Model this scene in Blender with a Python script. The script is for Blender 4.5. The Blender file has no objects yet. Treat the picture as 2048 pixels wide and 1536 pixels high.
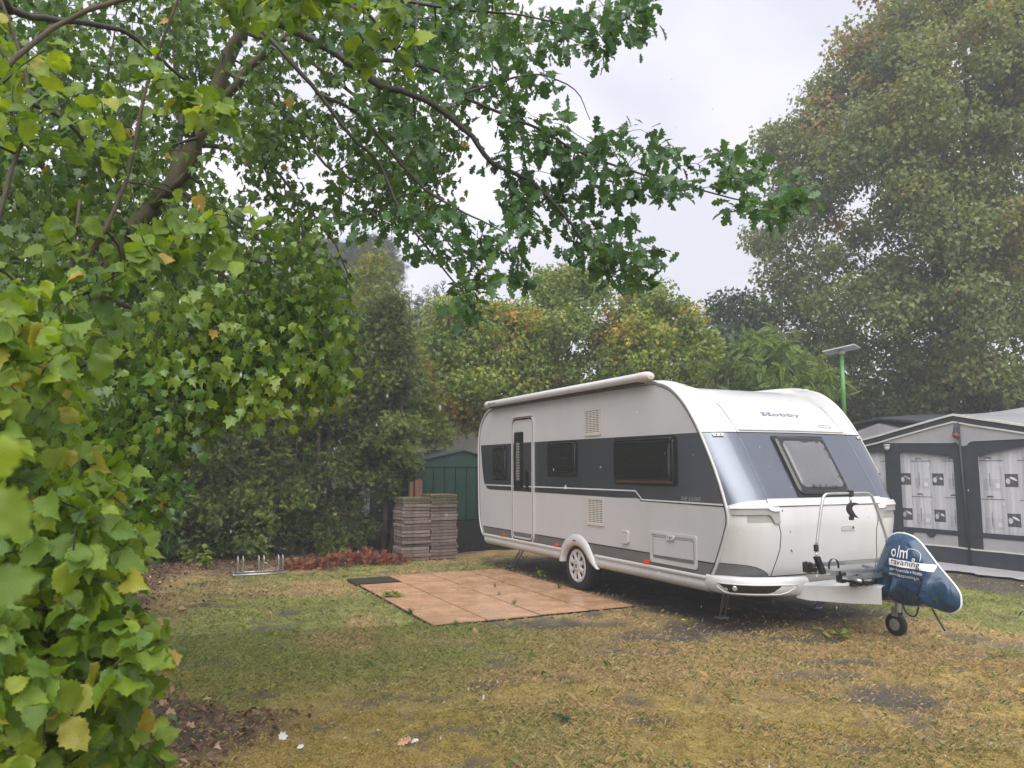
import bpy, math
import numpy as np
from mathutils import Matrix, Vector

RNG = np.random.default_rng(11)
PI = math.pi
SC = bpy.context.scene
COL = SC.collection

# ------------------------------------------------------------------ camera
FPX, CX, CY, HOR, EYE = 1539.0, 1024.0, 768.0, 934.0, 1.6
PITCH = math.atan((HOR - CY) / FPX)
YAW = math.atan(741.0 / math.hypot(FPX, 166.0))
cam = bpy.data.cameras.new('camera')
cam.sensor_width = 36.0
cam.lens = 36.0 * FPX / 2048.0
cam.clip_start, cam.clip_end = 0.05, 1500
cam.dof.use_dof = True
cam.dof.focus_distance = 8.0
cam.dof.aperture_fstop = 9.0
camo = bpy.data.objects.new('camera', cam)
COL.objects.link(camo)
camo.location = (0, 0, EYE)
camo.rotation_euler = (PI / 2 + PITCH, 0, -YAW)
SC.camera = camo

# ------------------------------------------------------------------ sky, sun, exposure
SUN_EL, SUN_AZ = math.radians(52), math.radians(200)
W = bpy.data.worlds.new('World')
SC.world = W
W.use_nodes = True
nt = W.node_tree
nt.nodes.clear()
wo = nt.nodes.new('ShaderNodeOutputWorld')
bg = nt.nodes.new('ShaderNodeBackground')
bg.inputs['Strength'].default_value = 0.054
sky = nt.nodes.new('ShaderNodeTexSky')
sky.sky_type = 'NISHITA'
sky.sun_disc = False
sky.sun_elevation = SUN_EL
sky.sun_rotation = SUN_AZ
sky.dust_density = 6.0
sky.air_density = 1.0
hs = nt.nodes.new('ShaderNodeHueSaturation')
hs.inputs['Saturation'].default_value = 0.3
nt.links.new(sky.outputs[0], hs.inputs['Color'])
tc = nt.nodes.new('ShaderNodeTexCoord')
mp = nt.nodes.new('ShaderNodeMapping')
mp.inputs['Scale'].default_value = (1.0, 1.0, 2.2)
nt.links.new(tc.outputs['Generated'], mp.inputs['Vector'])
nz = nt.nodes.new('ShaderNodeTexNoise')
nz.inputs['Scale'].default_value = 2.3
nz.inputs['Detail'].default_value = 4.0
nz.inputs['Roughness'].default_value = 0.45
nz.inputs['Distortion'].default_value = 0.6
nt.links.new(mp.outputs[0], nz.inputs['Vector'])
cr = nt.nodes.new('ShaderNodeValToRGB')
cr.color_ramp.elements[0].position = 0.38
cr.color_ramp.elements[0].color = (0.71, 0.72, 0.82, 1)
cr.color_ramp.elements[1].position = 0.68
cr.color_ramp.elements[1].color = (1.0, 0.975, 1.06, 1)
nt.links.new(nz.outputs['Fac'], cr.inputs['Fac'])
sca = nt.nodes.new('ShaderNodeVectorMath')
sca.operation = 'SCALE'
sca.inputs['Scale'].default_value = 7.6
nt.links.new(cr.outputs['Color'], sca.inputs[0])
mxw = nt.nodes.new('ShaderNodeMixRGB')
mxw.inputs['Fac'].default_value = 0.88
nt.links.new(hs.outputs['Color'], mxw.inputs['Color1'])
nt.links.new(sca.outputs['Vector'], mxw.inputs['Color2'])
nt.links.new(mxw.outputs[0], bg.inputs['Color'])
nt.links.new(bg.outputs[0], wo.inputs['Surface'])

sun = bpy.data.lights.new('sun', 'SUN')
sun.energy = 1.5
sun.angle = math.radians(75)
sun.color = (1.0, 0.97, 0.92)
suno = bpy.data.objects.new('sun', sun)
COL.objects.link(suno)
sdir = Vector((math.sin(SUN_AZ) * math.cos(SUN_EL), math.cos(SUN_AZ) * math.cos(SUN_EL), math.sin(SUN_EL)))
suno.rotation_euler = sdir.to_track_quat('Z', 'Y').to_euler()

SC.view_settings.view_transform = 'Standard'
SC.view_settings.look = 'None'
SC.view_settings.gamma = 1.0
SC.view_settings.use_curve_mapping = False
SC.view_settings.exposure = 1.66
SC.render.engine = 'CYCLES'
cy = SC.cycles
cy.max_bounces = 6
cy.diffuse_bounces = 4
cy.glossy_bounces = 3
cy.transmission_bounces = 4
cy.transparent_max_bounces = 8
cy.volume_bounces = 0
cy.sample_clamp_indirect = 6.0
cy.use_denoising = True

# ------------------------------------------------------------------ maths helpers
_fw = np.array([math.sin(YAW) * math.cos(PITCH), math.cos(YAW) * math.cos(PITCH), math.sin(PITCH)])
_rt = np.array([math.cos(YAW), -math.sin(YAW), 0.0])
_up = np.cross(_rt, _fw)


def proj(P):
    P = np.atleast_2d(P) - np.array([0, 0, EYE])
    z = P @ _fw
    zz = np.where(np.abs(z) < 1e-6, 1e-6, z)
    return CX + FPX * (P @ _rt) / zz, CY - FPX * (P @ _up) / zz, z


def P(px, py, d):
    """point seen at photo position (px,py), d metres away along the ground"""
    v = _fw * FPX + _rt * (px - CX) + _up * (CY - py)
    h = math.hypot(v[0], v[1])
    q = v / h * d
    return np.array([q[0], q[1], q[2] + EYE])


def GZ(px, py, z=0.0):
    v = _fw * FPX + _rt * (px - CX) + _up * (CY - py)
    q = v * ((z - EYE) / v[2])
    return np.array([q[0], q[1], z])


def unit(v):
    v = np.asarray(v, float)
    return v / (np.linalg.norm(v, axis=-1, keepdims=True) + 1e-12)


_T = RNG.random((256, 256))


def vnoise(x, y, s=1.0, o=0):
    x = np.asarray(x, float) / s + 37.3 + o * 17.1
    y = np.asarray(y, float) / s + 91.7 + o * 5.3
    xi = np.floor(x).astype(int)
    yi = np.floor(y).astype(int)
    fx, fy = x - xi, y - yi
    fx = fx * fx * (3 - 2 * fx)
    fy = fy * fy * (3 - 2 * fy)
    g = lambda a, b: _T[(xi + a) % 256, (yi + b) % 256]
    return (g(0, 0) * (1 - fx) + g(1, 0) * fx) * (1 - fy) + (g(0, 1) * (1 - fx) + g(1, 1) * fx) * fy


def fbm(x, y, s=1.0, o=0, n=4):
    t, a, tot = 0.0, 1.0, 0.0
    for k in range(n):
        t = t + a * vnoise(x, y, s / 2 ** k, o + k)
        tot += a
        a *= 0.55
    return t / tot


def sstep(a, b, x):
    t = np.clip((x - a) / (b - a), 0, 1)
    return t * t * (3 - 2 * t)


def in_poly(px, py, poly):
    poly = np.asarray(poly, float)
    inside = np.zeros(px.shape, bool)
    j = len(poly) - 1
    for i in range(len(poly)):
        xi, yi = poly[i]
        xj, yj = poly[j]
        c = ((yi > py) != (yj > py)) & (px < (xj - xi) * (py - yi) / (yj - yi + 1e-9) + xi)
        inside ^= c
        j = i
    return inside


def edge_dist(px, py, poly):
    poly = np.asarray(poly, float)
    d = np.full(px.shape, 1e9)
    for i in range(len(poly)):
        a, b = poly[i - 1], poly[i]
        ab = b - a
        t = np.clip(((px - a[0]) * ab[0] + (py - a[1]) * ab[1]) / (ab @ ab + 1e-9), 0, 1)
        d = np.minimum(d, np.hypot(px - a[0] - t * ab[0], py - a[1] - t * ab[1]))
    return d


def sample_poly(poly, n):
    poly = np.asarray(poly, float)
    lo, hi = poly.min(0), poly.max(0)
    out = np.zeros((0, 2))
    while len(out) < n:
        q = RNG.random((n * 3, 2)) * (hi - lo) + lo
        q = q[in_poly(q[:, 0], q[:, 1], poly)]
        out = np.vstack([out, q])
    return out[:n]


# ------------------------------------------------------------------ objects
ORG = {}


def _org(o):
    return ORG.get(o.name, np.zeros(3)) if o else np.zeros(3)


def thing(name, label, cat, loc=(0, 0, 0), group=None):
    o = bpy.data.objects.new(name, None)
    o.empty_display_size = 0.2
    COL.objects.link(o)
    o.location = loc
    o['label'] = label
    o['category'] = cat
    if group:
        o['group'] = group
    ORG[o.name] = np.array(loc, float)
    return o


def tag(o, label=None, cat=None, group=None, kind=None):
    if label:
        o['label'] = label
    if cat:
        o['category'] = cat
    if group:
        o['group'] = group
    if kind:
        o['kind'] = kind
    return o


def link(name, me, parent=None, org=None):
    o = bpy.data.objects.new(name, me)
    COL.objects.link(o)
    if parent:
        o.parent = parent
        ORG[o.name] = _org(parent)
    elif org is not None:
        o.location = org
        ORG[o.name] = np.array(org, float)
    return o


def mesh(name, V, F, mat, parent=None, smooth=False, fm=None, org=None, kind=None):
    V = np.asarray(V, float)
    base = _org(parent) if parent else (np.array(org, float) if org is not None else np.zeros(3))
    me = bpy.data.meshes.new(name)
    me.from_pydata((V - base).tolist(), [], [list(map(int, f)) for f in F])
    for m in (mat if isinstance(mat, (list, tuple)) else [mat]):
        me.materials.append(m)
    if fm is not None:
        me.polygons.foreach_set('material_index', np.asarray(fm, dtype=np.int32))
    if smooth:
        me.polygons.foreach_set('use_smooth', np.ones(len(me.polygons), bool))
        if smooth != 'all':
            try:
                me.set_sharp_from_angle(angle=math.radians(38))
            except Exception:
                pass
    me.update()
    o = link(name, me, parent, org)
    if kind:
        o['kind'] = kind
    return o


def trimesh(name, V, T, mat, uv=None, tone=None, col=None, smooth=True):
    me = bpy.data.meshes.new(name)
    n, m = len(V), len(T)
    me.vertices.add(n)
    me.vertices.foreach_set('co', np.ascontiguousarray(V, np.float32).ravel())
    me.loops.add(m * 3)
    me.loops.foreach_set('vertex_index', np.ascontiguousarray(T, np.int32).ravel())
    me.polygons.add(m)
    me.polygons.foreach_set('loop_start', np.arange(m, dtype=np.int32) * 3)
    me.polygons.foreach_set('loop_total', np.full(m, 3, np.int32))
    me.polygons.foreach_set('use_smooth', np.full(m, bool(smooth)))
    if uv is not None:
        l = me.uv_layers.new(name='UVMap')
        l.data.foreach_set('uv', np.ascontiguousarray(uv[T.ravel()], np.float32).ravel())
    if tone is not None:
        a = me.attributes.new('tone', 'FLOAT', 'POINT')
        a.data.foreach_set('value', np.ascontiguousarray(tone, np.float32))
    if col is not None:
        a = me.attributes.new('gcol', 'FLOAT_COLOR', 'POINT')
        c4 = np.ones((n, 4), np.float32)
        c4[:, :3] = col
        a.data.foreach_set('color', c4.ravel())
    me.materials.append(mat)
    me.update(calc_edges=True)
    return me


class MB:
    def __init__(s):
        s.V, s.F, s.M, s.m = [], [], [], 0

    def add(s, V, F):
        b = len(s.V)
        s.V += [tuple(map(float, v)) for v in V]
        s.F += [tuple(int(i) + b for i in f) for f in F]
        s.M += [s.m] * len(F)
        return s

    def box(s, a, b):
        x0, y0, z0 = a
        x1, y1, z1 = b
        V = [(x0, y0, z0), (x1, y0, z0), (x1, y1, z0), (x0, y1, z0), (x0, y0, z1), (x1, y0, z1), (x1, y1, z1), (x0, y1, z1)]
        return s.add(V, [(0, 3, 2, 1), (4, 5, 6, 7), (0, 1, 5, 4), (1, 2, 6, 5), (2, 3, 7, 6), (3, 0, 4, 7)])

    def bbox(s, a, b, r):
        """box with chamfered edges"""
        a, b = np.array(a, float), np.array(b, float)
        r = min(r, *(0.45 * (b - a)))
        V = []
        ids = {}
        for ix in (0, 1):
            for iy in (0, 1):
                for iz in (0, 1):
                    c = np.array([b[0] if ix else a[0], b[1] if iy else a[1], b[2] if iz else a[2]])
                    sg = np.array([-1 if ix else 1, -1 if iy else 1, -1 if iz else 1])
                    for ax in range(3):
                        v = c + sg * r
                        v[ax] = c[ax]
                        ids[(ix, iy, iz, ax)] = len(V)
                        V.append(v)
        F = []
        for ax in range(3):
            o = [q for q in range(3) if q != ax]
            for sd in (0, 1):
                f = []
                for (p, q) in ((0, 0), (1, 0), (1, 1), (0, 1)):
                    k = [0, 0, 0]
                    k[ax] = sd
                    k[o[0]] = p
                    k[o[1]] = q
                    f.append(ids[(k[0], k[1], k[2], ax)])
                F.append(f)
        for ax in range(3):
            o = [q for q in range(3) if q != ax]
            for p in (0, 1):
                for q in (0, 1):
                    f = []
                    for (e, w) in ((0, o[0]), (1, o[0]), (1, o[1]), (0, o[1])):
                        k = [0, 0, 0]
                        k[ax] = e
                        k[o[0]] = p
                        k[o[1]] = q
                        f.append(ids[(k[0], k[1], k[2], w)])
                    F.append(f)
        for ix in (0, 1):
            for iy in (0, 1):
                for iz in (0, 1):
                    F.append([ids[(ix, iy, iz, 0)], ids[(ix, iy, iz, 1)], ids[(ix, iy, iz, 2)]])
        return s.add(V, F)

    def tube(s, pts, r, n=8, caps=True, closed=False):
        pts = np.asarray(pts, float)
        k = len(pts)
        r = np.full(k, r) if np.isscalar(r) else np.asarray(r, float)
        V, F = [], []
        if closed:
            tg = np.roll(pts, -1, 0) - np.roll(pts, 1, 0)
        else:
            tg = np.gradient(pts, axis=0)
        tg = unit(tg)
        ref = np.array([0, 0, 1.0]) if abs(tg[0][2]) < 0.9 else np.array([1.0, 0, 0])
        u = unit(np.cross(tg[0], ref))
        for i in range(k):
            u = unit(u - (u @ tg[i]) * tg[i])
            w = np.cross(tg[i], u)
            for j in range(n):
                a = 2 * PI * j / n
                V.append(pts[i] + r[i] * (math.cos(a) * u + math.sin(a) * w))
        for i in range(k if closed else k - 1):
            i2 = (i + 1) % k
            for j in range(n):
                F.append((i * n + j, i * n + (j + 1) % n, i2 * n + (j + 1) % n, i2 * n + j))
        if caps and not closed:
            F.append(tuple(range(n - 1, -1, -1)))
            F.append(tuple((k - 1) * n + j for j in range(n)))
        return s.add(V, F)

    def prism(s, poly, axis, a, b):
        """poly of 2D points extruded along axis ('x': poly=(y,z), 'y': (x,z), 'z': (x,y))"""
        mk = {'x': lambda p, t: (t, p[0], p[1]), 'y': lambda p, t: (p[0], t, p[1]), 'z': lambda p, t: (p[0], p[1], t)}[axis]
        n = len(poly)
        V = [mk(p, a) for p in poly] + [mk(p, b) for p in poly]
        F = [tuple(range(n - 1, -1, -1)), tuple(range(n, 2 * n))]
        F += [(i, (i + 1) % n, n + (i + 1) % n, n + i) for i in range(n)]
        return s.add(V, F)

    def ring(s, po, pi_, axis, a, b):
        mk = {'x': lambda p, t: (t, p[0], p[1]), 'y': lambda p, t: (p[0], t, p[1]), 'z': lambda p, t: (p[0], p[1], t)}[axis]
        n = len(po)
        V = [mk(p, a) for p in po] + [mk(p, a) for p in pi_] + [mk(p, b) for p in po] + [mk(p, b) for p in pi_]
        F = []
        for i in range(n):
            j = (i + 1) % n
            F += [(i, j, n + j, n + i), (2 * n + i, 3 * n + i, 3 * n + j, 2 * n + j), (i, 2 * n + i, 2 * n + j, j), (n + i, n + j, 3 * n + j, 3 * n + i)]
        return s.add(V, F)

    def lathe(s, prof, axis, c, n=24):
        """prof of (r, h) turned round axis through c"""
        c = np.array(c, float)
        ax = {'x': 0, 'y': 1, 'z': 2}[axis]
        e = np.eye(3)
        u, v, w = e[(ax + 1) % 3], e[(ax + 2) % 3], e[ax]
        V, F = [], []
        for r, h in prof:
            for j in range(n):
                a = 2 * PI * j / n
                V.append(c + r * (math.cos(a) * u + math.sin(a) * v) + h * w)
        for i in range(len(prof) - 1):
            for j in range(n):
                F.append((i * n + j, i * n + (j + 1) % n, (i + 1) * n + (j + 1) % n, (i + 1) * n + j))
        return s.add(V, F)

    def quad(s, *p):
        return s.add(p, [tuple(range(len(p)))])

    def build(s, name, mat, parent=None, smooth=False, org=None, kind=None):
        return mesh(name, s.V, s.F, mat, parent, smooth, s.M if isinstance(mat, (list, tuple)) else None, org, kind)


def rr(y0, y1, z0, z1, r, n=5):
    if y0 > y1:
        y0, y1 = y1, y0
    out = []
    for cx_, cz_, a0 in ((y1 - r, z1 - r, 0), (y0 + r, z1 - r, 90), (y0 + r, z0 + r, 180), (y1 - r, z0 + r, 270)):
        for k in range(n + 1):
            a = math.radians(a0 + 90 * k / n)
            out.append((cx_ + r * math.cos(a), cz_ + r * math.sin(a)))
    return out


def smooth_path(pts, k=6):
    pts = np.asarray(pts, float)
    ext = np.vstack([2 * pts[0] - pts[1], pts, 2 * pts[-1] - pts[-2]])
    out = []
    for i in range(1, len(ext) - 2):
        p0, p1, p2, p3 = ext[i - 1:i + 3]
        for j in range(k):
            t = j / k
            out.append(0.5 * (2 * p1 + (p2 - p0) * t + (2 * p0 - 5 * p1 + 4 * p2 - p3) * t * t + (3 * p1 - p0 - 3 * p2 + p3) * t ** 3))
    out.append(pts[-1])
    return np.array(out)


def text_verts(body, size=1.0, shear=0.0, bold=0.0, space=1.0):
    cu = bpy.data.curves.new('lettering', 'FONT')
    cu.body = body
    cu.size = size
    cu.shear = shear
    cu.offset = bold
    cu.space_character = space
    cu.resolution_u = 3
    o = bpy.data.objects.new('lettering', cu)
    COL.objects.link(o)
    dg = bpy.context.evaluated_depsgraph_get()
    me = bpy.data.meshes.new_from_object(o.evaluated_get(dg))
    V = np.array([v.co[:] for v in me.vertices])
    F = [tuple(p.vertices) for p in me.polygons]
    bpy.data.objects.remove(o)
    bpy.data.meshes.remove(me)
    bpy.data.curves.remove(cu)
    return V, F


# ------------------------------------------------------------------ materials
def newmat(name):
    m = bpy.data.materials.new(name)
    m.use_nodes = True
    t = m.node_tree
    t.nodes.clear()
    out = t.nodes.new('ShaderNodeOutputMaterial')
    b = t.nodes.new('ShaderNodeBsdfPrincipled')
    t.links.new(b.outputs[0], out.inputs['Surface'])
    return m, t, b, out


def noise(t, scale, detail=4, rough=0.55, coord='Object', sc=None, dist=0.0):
    tcn = t.nodes.new('ShaderNodeTexCoord')
    src = tcn.outputs[coord]
    if sc:
        mpn = t.nodes.new('ShaderNodeMapping')
        mpn.inputs['Scale'].default_value = sc
        t.links.new(src, mpn.inputs['Vector'])
        src = mpn.outputs[0]
    n = t.nodes.new('ShaderNodeTexNoise')
    n.inputs['Scale'].default_value = scale
    n.inputs['Detail'].default_value = detail
    n.inputs['Roughness'].default_value = rough
    n.inputs['Distortion'].default_value = dist
    t.links.new(src, n.inputs['Vector'])
    return n


def ramp(t, src, stops):
    c = t.nodes.new('ShaderNodeValToRGB')
    el = c.color_ramp.elements
    el[0].position, el[0].color = stops[0][0], (*stops[0][1], 1)
    el[1].position, el[1].color = stops[-1][0], (*stops[-1][1], 1)
    for p, col in stops[1:-1]:
        e = el.new(p)
        e.color = (*col, 1)
    t.links.new(src, c.inputs['Fac'])
    return c


def bump(t, b, src, strength=0.3, dist=0.01):
    bn = t.nodes.new('ShaderNodeBump')
    bn.inputs['Strength'].default_value = strength
    bn.inputs['Distance'].default_value = dist
    t.links.new(src, bn.inputs['Height'])
    t.links.new(bn.outputs[0], b.inputs['Normal'])
    return bn


def simple(name, c, rough=0.5, metal=0.0, var=0.12, scale=6.0, sc=None, bs=0.0, bscale=60, spec=0.5, coat=0.0, detail=4):
    m, t, b, _ = newmat(name)
    n = noise(t, scale, detail, 0.6, 'Object', sc)
    c = np.array(c, float)
    r = ramp(t, n.outputs['Fac'], [(0.3, tuple(c * (1 - var))), (0.7, tuple(np.minimum(c * (1 + var), 1)))])
    t.links.new(r.outputs[0], b.inputs['Base Color'])
    b.inputs['Roughness'].default_value = rough
    b.inputs['Metallic'].default_value = metal
    b.inputs['Specular IOR Level'].default_value = spec
    b.inputs['Coat Weight'].default_value = coat
    b.inputs['Coat Roughness'].default_value = 0.08
    if bs:
        n2 = noise(t, bscale, 3)
        bump(t, b, n2.outputs['Fac'], bs, 0.004)
    return m


def leafmat(name, stops, trans=0.4, rough=0.38, veins=True, tcol=(1.35, 1.3, 0.45), spec=0.5, pleat=0.0):
    m, t, b, out = newmat(name)
    at = t.nodes.new('ShaderNodeAttribute')
    at.attribute_name = 'tone'
    r = ramp(t, at.outputs['Fac'], stops)
    col = r.outputs[0]
    if veins:
        uv = t.nodes.new('ShaderNodeUVMap')
        sp = t.nodes.new('ShaderNodeSeparateXYZ')
        t.links.new(uv.outputs[0], sp.inputs[0])
        ab = t.nodes.new('ShaderNodeMath')
        ab.operation = 'ABSOLUTE'
        t.links.new(sp.outputs['X'], ab.inputs[0])
        ma = t.nodes.new('ShaderNodeMath')
        ma.operation = 'MULTIPLY_ADD'
        ma.inputs[1].default_value = -0.9
        t.links.new(ab.outputs[0], ma.inputs[0])
        t.links.new(sp.outputs['Y'], ma.inputs[2])
        sn = t.nodes.new('ShaderNodeMath')
        sn.operation = 'MULTIPLY'
        sn.inputs[1].default_value = 66.0
        t.links.new(ma.outputs[0], sn.inputs[0])
        si = t.nodes.new('ShaderNodeMath')
        si.operation = 'SINE'
        t.links.new(sn.outputs[0], si.inputs[0])
        gt = t.nodes.new('ShaderNodeMath')
        gt.operation = 'GREATER_THAN'
        gt.inputs[1].default_value = 0.9
        t.links.new(si.outputs[0], gt.inputs[0])
        lt = t.nodes.new('ShaderNodeMath')
        lt.operation = 'LESS_THAN'
        lt.inputs[1].default_value = 0.014
        t.links.new(ab.outputs[0], lt.inputs[0])
        mx_ = t.nodes.new('ShaderNodeMath')
        mx_.operation = 'MAXIMUM'
        t.links.new(gt.outputs[0], mx_.inputs[0])
        t.links.new(lt.outputs[0], mx_.inputs[1])
        fa = t.nodes.new('ShaderNodeMath')
        fa.operation = 'MULTIPLY'
        fa.inputs[1].default_value = 0.16
        t.links.new(mx_.outputs[0], fa.inputs[0])
        mc = t.nodes.new('ShaderNodeMixRGB')
        t.links.new(fa.outputs[0], mc.inputs['Fac'])
        t.links.new(col, mc.inputs['Color1'])
        mc.inputs['Color2'].default_value = (0.30, 0.36, 0.10, 1)
        col = mc.outputs[0]
        if pleat:
            bump(t, b, si.outputs[0], pleat, 0.003)
    n = noise(t, 30 if veins else 9, 3, 0.6)
    r2 = ramp(t, n.outputs['Fac'], [(0.3, (0.8, 0.8, 0.8)), (0.7, (1.15, 1.15, 1.15))])
    ml = t.nodes.new('ShaderNodeMixRGB')
    ml.blend_type = 'MULTIPLY'
    ml.inputs['Fac'].default_value = 1.0
    t.links.new(col, ml.inputs['Color1'])
    t.links.new(r2.outputs[0], ml.inputs['Color2'])
    t.links.new(ml.outputs[0], b.inputs['Base Color'])
    b.inputs['Roughness'].default_value = rough
    b.inputs['Specular IOR Level'].default_value = spec
    tr = t.nodes.new('ShaderNodeBsdfTranslucent')
    ml2 = t.nodes.new('ShaderNodeMixRGB')
    ml2.blend_type = 'MULTIPLY'
    ml2.inputs['Fac'].default_value = 1.0
    t.links.new(ml.outputs[0], ml2.inputs['Color1'])
    ml2.inputs['Color2'].default_value = (*tcol, 1)
    t.links.new(ml2.outputs[0], tr.inputs['Color'])
    ms = t.nodes.new('ShaderNodeMixShader')
    ms.inputs['Fac'].default_value = trans
    t.links.new(b.outputs[0], ms.inputs[1])
    t.links.new(tr.outputs[0], ms.inputs[2])
    t.links.new(ms.outputs[0], out.inputs['Surface'])
    return m


def streaky(name, c, dirt, rough=0.35, coat=0.0, amt=0.35):
    """painted panel with faint vertical run marks and grime"""
    m, t, b, _ = newmat(name)
    n = noise(t, 1.0, 5, 0.65, 'Object', (4, 4, 0.45))
    n2 = noise(t, 2.2, 4, 0.6)
    mul = t.nodes.new('ShaderNodeMath')
    mul.operation = 'MULTIPLY'
    t.links.new(n.outputs['Fac'], mul.inputs[0])
    t.links.new(n2.outputs['Fac'], mul.inputs[1])
    r = ramp(t, mul.outputs[0], [(0.18, tuple(c)), (0.42, tuple(np.array(c) * (1 - amt) + np.array(dirt) * amt))])
    t.links.new(r.outputs[0], b.inputs['Base Color'])
    b.inputs['Roughness'].default_value = rough
    b.inputs['Coat Weight'].default_value = coat
    b.inputs['Coat Roughness'].default_value = 0.1
    n3 = noise(t, 140, 2)
    bump(t, b, n3.outputs['Fac'], 0.06, 0.002)
    return m


M = {}
M['gel'] = streaky('white_gelcoat', (0.57, 0.57, 0.58), (0.46, 0.44, 0.40), 0.22, 0.3, 0.35)
M['side'] = streaky('side_sheet', (0.515, 0.512, 0.52), (0.43, 0.42, 0.405), 0.38, 0.0, 0.35)
M['trim'] = streaky('white_trim', (0.55, 0.545, 0.545), (0.38, 0.35, 0.30), 0.3, 0.0, 0.4)
M['belt'] = streaky('blue_grey_band', (0.150, 0.166, 0.20), (0.18, 0.195, 0.225), 0.33, 0.5, 0.5)
for _n in M['belt'].node_tree.nodes:
    if _n.type == 'BSDF_PRINCIPLED':
        _n.inputs['Metallic'].default_value = 0.8
M['stripe'] = streaky('mid_grey_band', (0.13, 0.13, 0.13), (0.18, 0.17, 0.16), 0.35, 0.0, 0.5)
M['line'] = simple('pale_line_print', (0.66, 0.66, 0.66), 0.4)
M['rubber'] = simple('black_rubber', (0.012, 0.012, 0.013), 0.55)
M['plastic'] = simple('black_plastic', (0.016, 0.017, 0.018), 0.3)
M['gap'] = simple('dark_gap', (0.004, 0.004, 0.004), 0.8)
M['beige'] = simple('yellowed_plastic', (0.53, 0.495, 0.455), 0.4, var=0.06)
M['handle'] = simple('silver_grey_plastic', (0.30, 0.30, 0.28), 0.35)
M['tyre'] = simple('tyre', (0.014, 0.014, 0.014), 0.75, bs=0.3, bscale=90)
M['alu'] = simple('aluminium', (0.55, 0.56, 0.57), 0.28, 0.85, 0.08)
M['galv'] = simple('galvanised', (0.42, 0.43, 0.44), 0.42, 0.8, 0.2, 20)
M['chassis'] = simple('dark_chassis', (0.03, 0.03, 0.032), 0.7)
M['orange'] = simple('orange_lens', (0.62, 0.075, 0.012), 0.25)
M['lens'] = simple('lamp_lens', (0.10, 0.105, 0.11), 0.1, spec=0.8)
M['blueprint'] = simple('violet_blue_lettering', (0.17, 0.155, 0.255), 0.35)
M['greyprint'] = simple('silver_lettering', (0.34, 0.36, 0.40), 0.35)
M['blackprint'] = simple('black_print', (0.02, 0.02, 0.022), 0.4)
M['whiteprint'] = simple('white_print', (0.74, 0.75, 0.76), 0.45, var=0.04)
M['alga'] = simple('algae_black', (0.02, 0.024, 0.02), 0.6, var=0.4, scale=40)


def glassmat(name, c, rough=0.05, tr=0.0):
    m, t, b, out = newmat(name)
    n = noise(t, 3.0, 3)
    r = ramp(t, n.outputs['Fac'], [(0.3, tuple(np.array(c) * 0.9)), (0.7, tuple(np.array(c) * 1.1))])
    t.links.new(r.outputs[0], b.inputs['Base Color'])
    b.inputs['Roughness'].default_value = rough
    b.inputs['Specular IOR Level'].default_value = 0.6
    if tr:
        tp = t.nodes.new('ShaderNodeBsdfTransparent')
        ms = t.nodes.new('ShaderNodeMixShader')
        ms.inputs['Fac'].default_value = tr
        t.links.new(b.outputs[0], ms.inputs[1])
        t.links.new(tp.outputs[0], ms.inputs[2])
        t.links.new(ms.outputs[0], out.inputs['Surface'])
    return m


M['glass'] = glassmat('tinted_acrylic', (0.018, 0.020, 0.019), 0.04)
M['frontglass'] = glassmat('front_acrylic', (0.13, 0.13, 0.14), 0.12)
M['film'] = glassmat('clear_film', (0.5, 0.5, 0.52), 0.10, 0.92)


def wood_floor(name):
    m, t, b, _ = newmat(name)
    n = noise(t, 2.0, 6, 0.62, 'Object', (0.8, 20, 1), 0.2)
    r = ramp(t, n.outputs['Fac'], [(0.28, (0.22, 0.115, 0.065)), (0.40, (0.45, 0.265, 0.155)), (0.55, (0.56, 0.335, 0.19)), (0.75, (0.66, 0.43, 0.265))])
    n2 = noise(t, 2.6, 4, 0.6)
    r2 = ramp(t, n2.outputs['Fac'], [(0.3, (0.86, 0.86, 0.88)), (0.7, (1.05, 1.04, 1.03))])
    ml = t.nodes.new('ShaderNodeMixRGB')
    ml.blend_type = 'MULTIPLY'
    ml.inputs['Fac'].default_value = 1
    t.links.new(r.outputs[0], ml.inputs['Color1'])
    t.links.new(r2.outputs[0], ml.inputs['Color2'])
    t.links.new(ml.outputs[0], b.inputs['Base Color'])
    r3 = ramp(t, n2.outputs['Fac'], [(0.35, (0.1, 0.1, 0.1)), (0.65, (0.38, 0.38, 0.38))])
    t.links.new(r3.outputs[0], b.inputs['Roughness'])
    bump(t, b, n.outputs['Fac'], 0.25, 0.003)
    return m


M['deck'] = wood_floor('wood_print_tile')
M['mat'] = simple('dark_doormat', (0.028, 0.020, 0.014), 0.9, var=0.5, scale=60, bs=0.8, bscale=200)


def slabmat(name):
    m, t, b, _ = newmat(name)
    n = noise(t, 9, 6, 0.7)
    r = ramp(t, n.outputs['Fac'], [(0.3, (0.10, 0.08, 0.072)), (0.5, (0.20, 0.155, 0.135)), (0.72, (0.30, 0.245, 0.215))])
    t.links.new(r.outputs[0], b.inputs['Base Color'])
    b.inputs['Roughness'].default_value = 0.85
    oi = t.nodes.new('ShaderNodeObjectInfo')
    r4 = ramp(t, oi.outputs['Random'], [(0, (0.62, 0.62, 0.62)), (1, (1.25, 1.2, 1.2))])
    ml = t.nodes.new('ShaderNodeMixRGB')
    ml.blend_type = 'MULTIPLY'
    ml.inputs['Fac'].default_value = 1
    t.links.new(r.outputs[0], ml.inputs['Color1'])
    t.links.new(r4.outputs[0], ml.inputs['Color2'])
    t.links.new(ml.outputs[0], b.inputs['Base Color'])
    n2 = noise(t, 60, 5)
    bump(t, b, n2.outputs['Fac'], 0.9, 0.01)
    return m


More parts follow.
